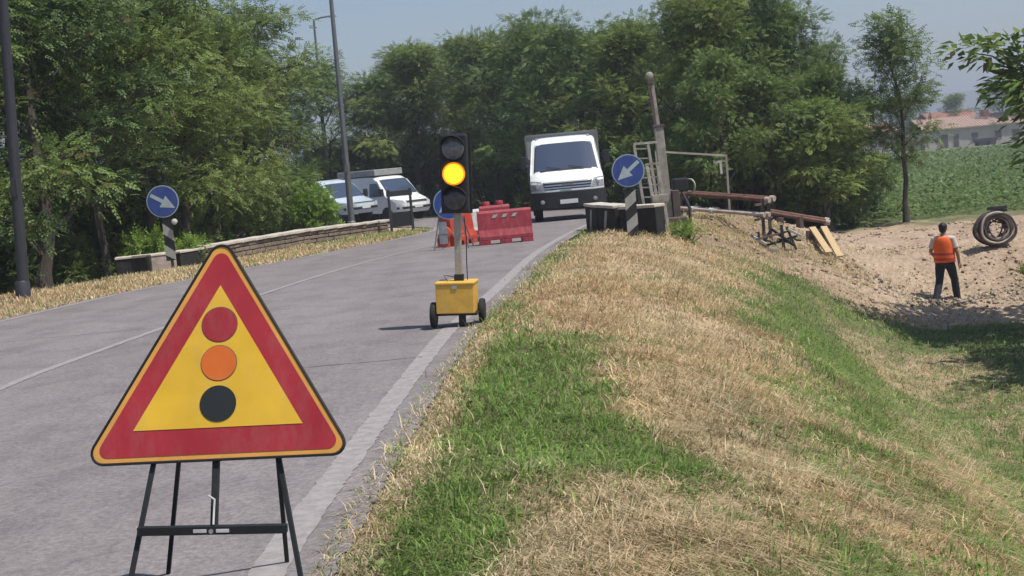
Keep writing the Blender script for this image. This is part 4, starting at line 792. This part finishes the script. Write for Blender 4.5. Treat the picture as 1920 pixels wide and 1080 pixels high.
# --- vans
def van(x, y, rz, label, H_=2.2, L=5.2, body='white_paint', front='white_paint', lettering=False, z=None):
    t = empty('van', (x, y, float(zr(y)) if z is None else z), rz); k = H_ / 2.25
    S = Skin([(.08, .36, .90, .30), (.0, .52, .95, .32), (.02, .80, .97, .32), (.22, 1.02 * k, .97, .28), (.78, 1.28 * k, .96, .18), (1.12, 1.70 * k, .92, .14), (1.46, 2.06 * k, .86, .12), (1.75, 2.2 * k, .83, .05), (2.1, 2.25 * k, .83, 0), (L - .1, 2.25 * k, .85, 0), (L, 2.1 * k, .88, 0), (L + .02, .5, .95, 0)])
    b = S.body().build('body', MT[body], t, smooth=True)
    S.patch([(-.98, .4), (.98, .4), (.99, 3.98), (-.99, 3.98)], .003).build('bonnet', MT[front], t, smooth=True, fix=False)
    S.patch([(-.88, 4.08), (.88, 4.08), (.86, 5.98), (-.86, 5.98)], .008).build('windscreen', MT['glass'], t, smooth=True, fix=False)
    for sg in (-1, 1):
        S.side(sg, [(1.10, 1.32 * k), (1.98, 1.30 * k), (1.98, 1.95 * k), (1.52, 1.95 * k)], .012).build('side_window', MT['glass'], t, fix=False)
        d_ = S.side(sg, [(.95, .5), (2.1, .5), (2.1, 2.05 * k), (1.5, 2.05 * k), (.95, 1.28 * k)], .005).build('door', MT[front], t, fix=False); MB().box((sg * .99, 1.95, 1.12 * k), (.03, .15, .04)).build('handle', MT['black_plastic'], d_)
        S.patch([(sg * .99, 2.1), (sg * .68, 2.05), (sg * .70, 2.85), (sg * .985, 3.3)], .008).build('headlight', MT['lamp_glass'], t, smooth=True, fix=False)
        mr = MB().box((sg * 1.08, 1.05, 1.45 * k), (.17, .12, .3)).build('mirror', MT['black_plastic'], t, bevel=.03); MB().bar((sg * .93, 1.08, 1.4 * k), (sg * 1.05, 1.05, 1.42 * k), .04).build('arm', MT['black_plastic'], mr)
        wheel(t, sg * .86, .95, .33); wheel(t, sg * .86, L - 1.1, .33)
        MB().box((sg * .965, L / 2 + .4, .62), (.03, L - 3.3, .1)).build('side_moulding', MT['black_plastic'], t, bevel=.01)
        if lettering:
            for i, (yy, zz, ww, hh) in enumerate(((2.45, 1.5, .34, .30), (2.92, 1.5, .34, .30), (3.4, 1.48, .5, .26), (2.5, 1.2, 1.3, .09))):
                if i < 2: P_ = [(yy + ww / 2 * math.cos(a), zz + hh / 2 * math.sin(a)) for a in (2 * math.pi * j / 20 for j in range(20))]
                else: P_ = [(yy - ww / 2, zz - hh / 2), (yy + ww / 2, zz - hh / 2), (yy + ww / 2, zz + hh / 2), (yy - ww / 2, zz + hh / 2)]
                S.side(sg, P_, .016).build('blue_mark', MT['sign_blue'], b, fix=False)
    S.patch([(-.6, 1.95), (.6, 1.95), (.62, 2.6), (-.62, 2.6)], .008).build('grille', MT['black_plastic'], t, smooth=True, fix=False)
    bp = S.patch([(-.99, .05), (.99, .05), (.99, 1.35), (-.99, 1.35)], .02).build('bumper', MT['black_plastic'], t, smooth=True, fix=False)
    MB().box((0, -.03, .60), (.46, .012, .11)).build('number_plate', MT['plate'], bp)
    MB().box((0, L / 2, .42), (1.5, L - .6, .12)).build('underbody', MT['black_plastic'], t)
    return tag(t, label, 'van'), S
vA, SA = van(-3.62, 60.2, R(46), 'white van with a grey roof box leading the queue behind the wall end', 2.0, 5.0, z=-.86)
rb = MB().box((0, 2.95, 2.14), (1.6, 2.5, .26)).build('roof_box', MT['grey_tarp'], vA, bevel=.03)
for yy in (2.1, 3.8): MB().bar((-.75, yy, 2.0), (.75, yy, 2.0), .04).build('rack_bar', MT['grey_back'], rb)
van(-5.55, 57.3, R(50), 'pale blue white van with blue marks behind the lamp post and bush', 1.78, 4.6, 'pale_paint', 'pale_paint', True, z=-.62)
# small metal frame at the end of the wall
sf = empty('sign_frame', (-2.95, 40.6, float(zr(40.6))), R(12)); 
for sx in (-.32, .3): MB().bar((sx, 0, -.1), (sx, 0, 1.25), .07).build('post', MT['dark_pole'], sf, bevel=.008)
MB().box((-.01, .0, .38), (.66, .03, .42)).build('back_panel', MT['black_plastic'], sf, bevel=.006); MB().box((-.01, .0, 1.12), (.74, .05, .16)).build('top_rail', MT['dark_pole'], sf, bevel=.008)
tag(sf, 'dark two-post metal frame standing at the end of the wall before the vans', 'frame')

# ================================================================== drilling rig, pipes, timber, coil
rg = empty('drilling_rig', (3.5, 30.9, gz(3.5, 30.9))); zb = rg.location.z; q = lambda x, y, z: Vector((x - 3.5, y - 30.9, z - zb))
MB().bar(q(3.545, 31, -.5), q(3.475, 31, 1.85), .20, .16, up=(0, 1, 0)).build('lower_mast', MT['rig_steel'], rg, bevel=.012)
MB().bar(q(3.475, 31, 1.85), q(3.41, 31, 2.85), .075, .07, up=(0, 1, 0)).build('upper_mast', MT['rig_steel'], rg, bevel=.008)
MB().bar(q(3.40, 30.93, 1.86), q(3.335, 30.93, 2.72), .04, .05, up=(0, 1, 0)).build('feed_chain', MT['rig_brown'], rg)
MB().box(q(3.475, 31, 1.84), (.26, .2, .06)).build('collar', MT['rig_brown'], rg, bevel=.01)
hd = MB().box(q(3.38, 31, 2.80), (.15, .14, .12)).build('mast_head', MT['rig_brown'], rg, bevel=.02)
MB().lathe([(.06, -.05), (.085, -.03), (.085, .03), (.06, .05)], q(3.37, 30.98, 2.93), (0, 1, 0), 18).build('sheave', MT['rig_steel'], hd, smooth=True)
def ladder(p0, p1, wx, n, th, nm):
    a0, a1 = Vector(p0), Vector(p1); o = Vector((wx, 0, -.02)); lo = empty(nm) if 0 else None
    fr = MB().bar(a0, a1, th, th, up=(0, 1, 0)).build('stile', MT['rig_steel'], rg, bevel=.006); MB().bar(a0 + o, a1 + o, th, th, up=(0, 1, 0)).build('stile', MT['rig_steel'], rg, bevel=.006)
    for k in range(n):
        f = (k + .6) / n; MB().bar(a0 + (a1 - a0) * f, a0 + (a1 - a0) * f + o, .028).build('rung', MT['rig_steel'], rg)
ladder(q(3.17, 29.7, -.45), q(3.05, 29.9, 1.02), .22, 9, .065, 'ladder'); ladder(q(3.02, 30.5, -.4), q(2.88, 30.6, 1.48), .30, 9, .06, 'frame')
MB().bar(q(2.87, 30.6, 1.5), q(3.40, 30.75, 1.5), .05).build('top_rail', MT['rig_steel'], rg); MB().bar(q(3.02, 29.9, 1.05), q(3.32, 29.9, 1.06), .07, .04).build('top_rail', MT['rig_steel'], rg)
MB().box(q(3.26, 29.78, .32), (.34, .06, .17)).build('cross_plate', MT['rig_steel'], rg, bevel=.01); MB().box(q(3.72, 31.0, -.05), (.16, .3, .95)).build('side_column', MT['rig_brown'], rg, bevel=.015)
mo = MB().box(q(3.88, 31.3, .52), (.34, .3, .3)).build('motor', MT['black_plastic'], rg, bevel=.04); MB().tube([q(4.08 + .13 * math.cos(a) * .8, 31.2 - .08 * math.cos(a), .48 + .15 * math.sin(a)) for a in (2 * math.pi * j / 24 for j in range(24))], .022, 6, closed=True).build('flywheel', MT['rig_steel'], mo, smooth=True)
MB().tube([q(3.9, 31.2, .38), q(4.02, 31.0, .0), q(3.98, 30.9, -.55)], .035, 8).build('hose', MT['black_plastic'], rg, smooth=True)
MB().box(q(3.35, 31.0, -.30), (1.1, .9, .3)).build('base_skid', MT['rig_brown'], rg, bevel=.02)
MB().box(q(3.1, 30.9, .25), (.34, .5, .75)).build('power_unit', MT['black_plastic'], rg, bevel=.03)
tag(rg, 'small drilling rig with grey steel mast and ladder frames behind the right arrow sign', 'drilling rig')
fr = empty('tube_frame', (5.35, 34, gz(5.35, 34))); zb = fr.location.z; q = lambda x, y, z: Vector((x - 5.35, y - 34, z - zb))
MB().bar(q(3.66, 33.6, 1.28), q(5.37, 34, 1.03), .045).build('top_tube', MT['rig_steel'], fr); MB().bar(q(5.35, 34, zb - .1), q(5.37, 34, 1.05), .045).build('upright', MT['rig_steel'], fr); MB().bar(q(3.68, 33.6, gz(3.68, 33.6) - .1), q(3.66, 33.6, 1.3), .045).build('upright', MT['rig_steel'], fr)
br = MB().box(q(5.15, 33.98, .90), (.20, .03, .06)).box(q(5.22, 33.98, .74), (.05, .03, .27)).build('white_bracket', MT['dirty_white'], fr); MB().bar(q(5.24, 33.99, .9), q(5.36, 34, .9), .02).build('stay', MT['rig_steel'], fr)
tag(fr, 'thin pale tube frame standing over the rusty pipes', 'frame')
rk = empty('pipe_rack', (5.0, 33, gz(5.0, 33))); zb = rk.location.z; q = lambda x, y, z: Vector((x - 5.0, y - 33, z - zb))
PA, PB = (3.85, 33.9), (5.9, 31.9)
along = lambda f, z: Vector((PA[0] + (PB[0] - PA[0]) * f, PA[1] + (PB[1] - PA[1]) * f, z))
zt = lambda f: .30 - .30 * f
for f in (.18, .97):
    for off in (-.13, .13):
        c = along(f, 0) + Vector((off * .7, off * .72, 0)); MB().bar(q(c.x, c.y, gz(c.x, c.y) - .1), q(c.x, c.y, zt(f) + .02), .07).build('post', MT['rig_brown'], rk, bevel=.008)
    for dz in (-.10, -.43): c = along(f, zt(f) + dz); MB().bar(q(c.x - .30, c.y - .31, c.z), q(c.x + .16, c.y + .17, c.z), .05).build('bearer', MT['rig_brown'], rk)
tag(rk, 'dark steel rack on the dirt slope carrying the long pipes', 'rack')
def pipe(p, r0, m_, label, grp=None, cap=True):
    a, b = Vector(p[0]), Vector(p[1]); t = empty('drill_pipe', a); d = b - a
    MB().tube([d * f for f in (0, .33, .66, 1)], r0, 14).build('tube', MT[m_], t, smooth=True)
    for f in ((.0, 1.0) if cap else (1.0,)): MB().cyl(d * f - d.normalized() * .09, d * f + d.normalized() * .02, r0 * 1.32, n=14).build('collar', MT['pale_pipe'], t, smooth=True)
    if m_ == 'pale_pipe':
        for f in (.34, .52): MB().cyl(d * f - d.normalized() * .05, d * f + d.normalized() * .05, r0 * 1.6, n=14).build('coupling', MT['dirty_white'], t, smooth=True)
    return tag(t, label, 'pipe', grp)
for off, zz, m_, lab in ((-.10, 0, 'rust', 'front one of the two upper rusty pipes on the rack'), (.10, .015, 'rust', 'rear one of the two upper rusty pipes on the rack'), (-.34, -.315, 'pale_pipe', 'front one of the two lower pale pipes on the rack'), (-.14, -.32, 'pale_pipe', 'rear one of the two lower pale pipes on the rack')):
    a, b = along(.0, zt(0) + zz), along(1.03, zt(1.03) + zz); o_ = Vector((off * .7, off * .72, 0)); pipe((a + o_, b + o_), .05 if m_ == 'rust' else .042, m_, lab)
z2 = gz(7.6, 37); 
for k, (dy, dz) in enumerate(((0, .32), (.2, .33), (.1, .46))): pipe(((6.85, 37 + dy, -.72 + dz * .4), (8.3, 36.6 + dy, -1.09 + dz * .4)), .05, 'rust', ('front lower', 'rear lower', 'top')[k] + ' rusty pipe of the short bundle under the trees', cap=False)
tr_ = empty('trestle', (7.6, 36.9, z2)); MB().box((0, 0, .3), (.10, .5, .3)).build('support', MT['rig_brown'], tr_, bevel=.01); MB().box((-.5, 0, .26), (.1, .5, .4)).build('support', MT['rig_brown'], tr_, bevel=.01); tag(tr_, 'dark low trestle under the short pipe bundle', 'trestle')
for k, (x0, lab) in enumerate(((7.08, 'left of two pale new planks lying on the dirt slope'), (7.32, 'right of two pale new planks lying on the dirt slope'))):
    a = Vector((x0, 33.0 - .1 * k, -.80)); b = Vector((x0 + .10, 31.9, gz(x0 + .1, 31.9) + .07)); c = (a + b) / 2
    tag(MB().bar(a - c, b - c, .15, .05, up=(0, 0, 1)).build('timber_plank', MT['timber'], bevel=.004), lab, 'plank').location = c
tbk = gz(7.2, 33.0); tag(MB().box((0, 0, 0), (.55, .16, max(.1, -.86 - tbk))).build('timber_block', MT['rig_brown'], bevel=.008), 'dark timber block propping the upper ends of the two planks', 'block').location = (7.2, 32.95, (tbk - .86) / 2)
sc = empty('scrap_frame', (5.9, 31.0, gz(5.9, 31.0))); rr = random.Random(5)
for a, b, w_, mm in (((-.45, .0, .0), (-.1, .2, .42), .05, 'black_iron'), ((-.1, .2, .42), (.3, -.1, .05), .05, 'black_iron'), ((-.5, -.1, .25), (.35, .15, .36), .04, 'rig_brown'), ((-.4, .1, .05), (.45, .2, .22), .05, 'black_iron'), ((.1, .1, .5), (.1, .0, -.05), .06, 'black_iron'), ((-.55, 0, .30), (-.3, -.1, .12), .06, 'dirty_white'), ((.22, .0, .40), (.5, -.1, .22), .05, 'dirty_white'), ((-.25, -.15, .02), (-.05, -.2, .0), .05, 'dirty_white'), ((-.42, -.05, -.05), (-.42, .05, .4), .05, 'black_iron'), ((.35, -.1, -.05), (.2, .05, .45), .045, 'black_iron')):
    MB().bar(a, b, w_).build('bar', MT[mm], sc, bevel=.004)
MB().tube([(-.4 + .1 * k, .1 * math.sin(k * 1.7), .1 + .12 * math.sin(k * 1.1) ** 2) for k in range(10)], .022, 7).build('hose', MT['black_plastic'], sc, smooth=True)
tag(sc, 'tangle of dark and white metal scrap on the dirt between rig and planks', 'scrap')
cx, cy = 11.9, 34.6; cz = gz(cx, cy); co = empty('pipe_coil', (cx, cy, cz), rot=(R(-6), 0, R(4))); co.scale = (1.1, 1.0, .98); rr = random.Random(9)
for k in range(26):
    r_ = .41 - .02 * (k % 6) - rr.random() * .07; yy = -.17 + .0135 * k; ph = rr.random() * 6; ox, oz = rr.uniform(-.03, .03), rr.uniform(-.02, .03)
    MB().tube([(ox + r_ * math.cos(a) * (1 + .05 * math.sin(3 * a + ph)), yy + .04 * math.sin(a + ph), .43 + oz + r_ * math.sin(a)) for a in (2 * math.pi * j / 40 for j in range(40))], .025, 7, closed=True).build('loop', MT['coil' if k % 5 else 'pale_pipe'], co, smooth=True)
for k in range(14):
    a0, a1 = rr.uniform(0, 6.28), rr.uniform(2, 4); MB().tube([(.36 * math.cos(a0 + a1 * f) * (1 - .5 * math.sin(3.14 * f)), -.14 + .02 * k, .43 + .36 * math.sin(a0 + a1 * f) * (1 - .5 * math.sin(3.14 * f))) for f in np.linspace(0, 1, 12)], .018, 6).build('loose_loop', MT['coil'], co, smooth=True)
for a in (.6, 2.5, 4.6): MB().box((.40 * math.cos(a), 0, .43 + .40 * math.sin(a)), (.10, .38, .03), (0, -a + 1.57, 0)).build('strap', MT['black_plastic'], co, bevel=.006)
MB().box((.12, .1, .95), (.36, .3, .08)).box((.16, .1, .87), (.30, .26, .06)).build('top_pack', MT['black_plastic'], co, bevel=.01)
tag(co, 'upright coil of dark flexible pipe standing on the dirt at the right', 'pipe coil')

# ================================================================== worker
wx, wy = 9.80, 32.0; wk = empty('person', (wx, wy, gz(wx, wy) - .01), R(-30)); wk.scale = (1.12, 1.1, 1.05)
def grown(name, build, m_, vox, parent, smooth_it=4):
    mb = MB(); build(mb); o = mb.build(name, MT[m_], parent, smooth=True)
    r_ = o.modifiers.new('join', 'REMESH'); r_.mode = 'VOXEL'; r_.voxel_size = vox; r_.use_smooth_shade = True
    s_ = o.modifiers.new('relax', 'SMOOTH'); s_.factor = .5; s_.iterations = smooth_it; return o
def ell(mb, c, r, rot=None):
    P = []; n, m = 14, 9
    for i in range(m + 1):
        th = math.pi * i / m
        for j in range(n): P.append(Vector((r[0] * math.sin(th) * math.cos(2 * math.pi * j / n), r[1] * math.sin(th) * math.sin(2 * math.pi * j / n), r[2] * math.cos(th))))
    if rot: mm = Euler(rot).to_matrix(); P = [mm @ p for p in P]
    mb.add([p + Vector(c) for p in P], [(i * n + j, i * n + (j + 1) % n, (i + 1) * n + (j + 1) % n, (i + 1) * n + j) for i in range(m) for j in range(n)])
Lh, Lk, La = (-.09, 0, .90), (-.12, -.03, .49), (-.15, -.30, .12); Rh, Rk, Ra = (.09, 0, .90), (.13, .19, .50), (.15, .26, .085)
Ls, Le, Lw = (-.185, .0, 1.40), (-.265, -.02, 1.13), (-.215, .17, .98); Rs, Re, Rw = (.185, .0, 1.40), (.255, .0, 1.12), (.27, .08, .87)
def hand(mb, w_, d, side):
    w_, d = Vector(w_), Vector(d).normalized(); u = d.cross(Vector((0, 0, 1)) if abs(d.z) < .8 else Vector((1, 0, 0))).normalized(); v = d.cross(u)
    mb.tube([w_, w_ + d * .05, w_ + d * .095], [.028, .04, .036], 10)
    for k, L in enumerate((.068, .078, .073, .057)):
        b = w_ + d * .085 + u * (.03 - .02 * k); mb.tube([b, b + d * L * .5 + v * .006, b + d * L * .8 + v * .02, b + d * L + v * .034], [.0095, .009, .0085, .007], 7)
    b = w_ + d * .03 + u * .032; mb.tube([b, b + u * .03 + d * .03 + v * .008, b + u * .035 + d * .06 + v * .018], [.013, .011, .008], 7)
def body(mb):
    ell(mb, (0, 0, .93), (.16, .11, .13)); ell(mb, (0, .0, 1.14), (.145, .10, .2)); ell(mb, (0, .0, 1.30), (.175, .11, .16)); mb.tube([(0, -.0, 1.36), (0, .02, 1.50), (0, .03, 1.56)], [.075, .058, .055], 12)
    ell(mb, (0, .04, 1.63), (.076, .098, .115)); ell(mb, (0, .075, 1.575), (.055, .065, .05)); mb.tube([(0, .13, 1.645), (0, .152, 1.60), (0, .138, 1.595)], [.010, .016, .010], 7)
    for sx in (-1, 1): ell(mb, (sx * .078, .03, 1.62), (.012, .022, .032)); ell(mb, (sx * .032, .118, 1.642), (.016, .012, .010))
    mb.tube([(-.022, .128, 1.566), (0, .136, 1.567), (.022, .128, 1.566)], [.006, .009, .006], 6)
    for a, b, c in ((Lh, Lk, La), (Rh, Rk, Ra)):
        a, b, c = Vector(a), Vector(b), Vector(c); mb.tube([a, a.lerp(b, .3), b, b.lerp(c, .3), c], [.085, .083, .056, .056, .038], 12); mb.tube([c, c + Vector((.0, -.03, -.05)), c + Vector((0, .1, -.055)), c + Vector((.01, .17, -.06))], [.036, .034, .034, .024], 9)
    for a, b, c, sd_ in ((Ls, Le, Lw, -1), (Rs, Re, Rw, 1)):
        a, b, c = Vector(a), Vector(b), Vector(c); mb.tube([a, a.lerp(b, .4), b, b.lerp(c, .3), c], [.056, .048, .038, .037, .026], 10); hand(mb, c, c - b, sd_)
grown('body', body, 'skin', .0075, wk, 2)
def trous(mb):
    ell(mb, (0, -.005, .93), (.175, .128, .12)); mb.tube([(0, 0, .90), (0, 0, 1.02)], [.16, .15], 14)
    for a, b, c in ((Lh, Lk, La), (Rh, Rk, Ra)):
        a, b, c = Vector(a), Vector(b), Vector(c); mb.tube([a, a.lerp(b, .35), b, b.lerp(c, .35), c + Vector((0, 0, .0)), c + Vector((0, 0, -.03))], [.102, .100, .076, .078, .070, .068], 12)
grown('trousers', trous, 'trousers', .011, wk)
def shoe(mb, c):
    c = Vector(c); mb.tube([c + Vector((0, -.055, -.045)), c + Vector((0, .02, -.03)), c + Vector((.0, .10, -.045)), c + Vector((.01, .185, -.055))], [.042, .05, .046, .03], 10)
for c in (La, Ra): grown('shoe', lambda mb, c=c: shoe(mb, c), 'shoes', .01, wk, 2)
def shirt(mb):
    ell(mb, (0, 0, 1.30), (.18, .115, .16)); ell(mb, (0, 0, 1.15), (.16, .115, .2)); mb.tube([(0, 0, 1.34), (0, .01, 1.47)], [.09, .07], 16)
    for a, b in ((Ls, Le), (Rs, Re)): a, b = Vector(a), Vector(b); mb.tube([Vector((a.x * .5, 0, 1.40)), a, a.lerp(b, .45), a.lerp(b, .72)], [.08, .074, .066, .068], 12)
grown('tshirt', shirt, 'tshirt', .011, wk)
def vestring(z, rx, ry, n=28, cx=0): return [(cx + rx * math.cos(2 * math.pi * j / n), ry * math.sin(2 * math.pi * j / n), z) for j in range(n + 1)]
def vest(zs, m_, nm, parent):
    o = MB().grid([vestring(*z) for z in zs]).build(nm, MT[m_], parent, smooth=True, fix=False); return o
ve = vest([(.90, .212, .160), (.98, .210, .158), (1.10, .206, .156), (1.22, .206, .156), (1.30, .20, .154), (1.36, .186, .148), (1.42, .155, .132), (1.46, .12, .105)], 'vest', 'vest', wk)
sl = ve.modifiers.new('cloth', 'SOLIDIFY'); sl.thickness = .006
for z0, z1, e in ((1.06, 1.105, .2105), (.95, .995, .2145)): vest([(z0, e, e * .76), (z1, e - .001, e * .76)], 'vest_low', 'reflective_band', ve)
def hair(mb): ell(mb, (0, .015, 1.665), (.088, .105, .092)); ell(mb, (0, -.03, 1.60), (.072, .055, .07)); mb.tube([(.0, .10, 1.70), (.02, .13, 1.70)], [.04, .02], 8)
grown('hair', hair, 'hair', .011, wk, 2)
tag(wk, 'person in an orange safety vest and dark trousers walking away over the dirt', 'person')

# ================================================================== farmhouse, shed, cart, hill
def house(x, y, L, D_, wall_h, roof_h, rz, label, roof_m, base=None, opens=(), chim=None):
    t = empty('farmhouse', (x, y, (gz(x, y) if base is None else base)), rz); wl = MB().box((0, D_ / 2, wall_h / 2 - .3), (L, D_, wall_h + .6)).build('wall', MT['plaster'], t)
    P = [(-.5, wall_h - .05), (D_ / 2, wall_h + roof_h), (D_ + .5, wall_h - .05), (D_ + .5, wall_h + .1), (D_ / 2, wall_h + roof_h + .16), (-.5, wall_h + .1)]
    rf = MB().prism(P, L + .8, lambda a, b, c: (c - L / 2 - .4, a, b)).build('roof', MT[roof_m], t)
    for k in range(int(L / .5)): MB().bar((-L / 2 - .15 + k * .5, -.48, wall_h + .13), (-L / 2 - .15 + k * .5, D_ / 2, wall_h + roof_h + .18), .16, .09).build('tile_row', MT[roof_m], rf)
    for (xx, z0, ww, hh, kind) in opens:
        fr_ = MB().box((xx, -.02, z0 + hh / 2), (ww + .2, .12, hh + .2)).build(kind, MT['plaster'], t); MB().box((xx, -.06, z0 + hh / 2), (ww, .10, hh)).build('shutter' if kind == 'window' else 'door_leaf', MT['shutter'], fr_)
    if chim: MB().box((chim, D_ * .4, wall_h + roof_h + .1), (1.0, .9, 1.5)).build('chimney', MT['brickred'], rf)
    return tag(t, label, 'house')
hz_ = -3.9
house(79.5, 236, 19, 9, 3.2, 1.75, R(4), 'low pale farmhouse with red tiled roof beyond the green field', 'tile2', hz_, ((-6.2, 0, 1.2, 2.3, 'door'), (-4.2, 0, .9, 2.2, 'door'), (-1, 1, 1.1, 1.2, 'window'), (3, 1, 1.1, 1.2, 'window'), (6, 0, 1.2, 2.2, 'door')), 2.5)
house(78.5, 246, 8, 7, 4.6, 1.3, R(4), 'taller red roofed block rising behind the low farmhouse', 'tile', hz_, ((-2, 2.6, 1, 1.3, 'window'), (2, 2.6, 1, 1.3, 'window')))
house(60.5, 236, 10, 8, 3.6, 1.3, R(2), 'farm shed with faded red roof half hidden by the trees', 'tile', hz_, ((-2, 0, 2.4, 2.6, 'door'), (2.5, 1.2, 1, 1, 'window')))
ct = empty('farm_cart', (77.5, 228, -3.85), R(10)); MB().box((0, 0, 1.0), (3.4, 1.6, .5)).build('bed', MT['black_plastic'], ct, bevel=.04); MB().bar((-1.7, 0, .8), (-3, 0, .45), .1).build('drawbar', MT['black_iron'], ct)
for sx in (-.9, .9):
    for sy in (-.85, .85): MB().lathe([(.2, -.1), (.5, -.1), (.5, .1), (.2, .1)], (sx, sy, .5), (0, 1, 0), 18).build('wheel', MT['rubber'], ct, smooth=True)
tag(ct, 'dark farm cart parked in front of the farmhouse', 'cart')
hx = np.linspace(-900, 1500, 90); MT['hillside'] = mat('hillside', (.06, .085, .035), .95, var=.3, scale=.01)
rows = [[(x, 1500 + 700 * f, -12 + (32 + 26 * vnoise(np.array(x / 210.), np.array(.3), 5) + 12 * vnoise(np.array(x / 60.), np.array(.7), 6)) * math.sin(f * math.pi / 2)) for x in hx] for f in np.linspace(0, 1, 8)]
tag(MB().grid([[tuple(float(c) for c in p) for p in r_] for r_ in rows]).build('hill', MT['hillside'], smooth=True), kind='structure')
# ------------------------------------------------------------------ air
HAZE = .0009  # haze for the far hill, made denser to lift the dark tones
if HAZE:
    hm = bpy.data.materials.new('air'); hm.use_nodes = True; t = hm.node_tree; t.nodes.clear(); pv = t.nodes.new('ShaderNodeVolumePrincipled'); mo_ = t.nodes.new('ShaderNodeOutputMaterial')
    pv.inputs['Color'].default_value = (.82, .88, 1, 1); pv.inputs['Density'].default_value = HAZE; pv.inputs['Anisotropy'].default_value = .2; t.links.new(pv.outputs[0], mo_.inputs['Volume'])
    hb = MB().box((0, 1900, 35), (5600, 4600, 110)).build('haze', hm); tag(hb, 'thin bluish distance haze over the whole place, thickened to lift the dark tones', 'haze', kind='stuff')
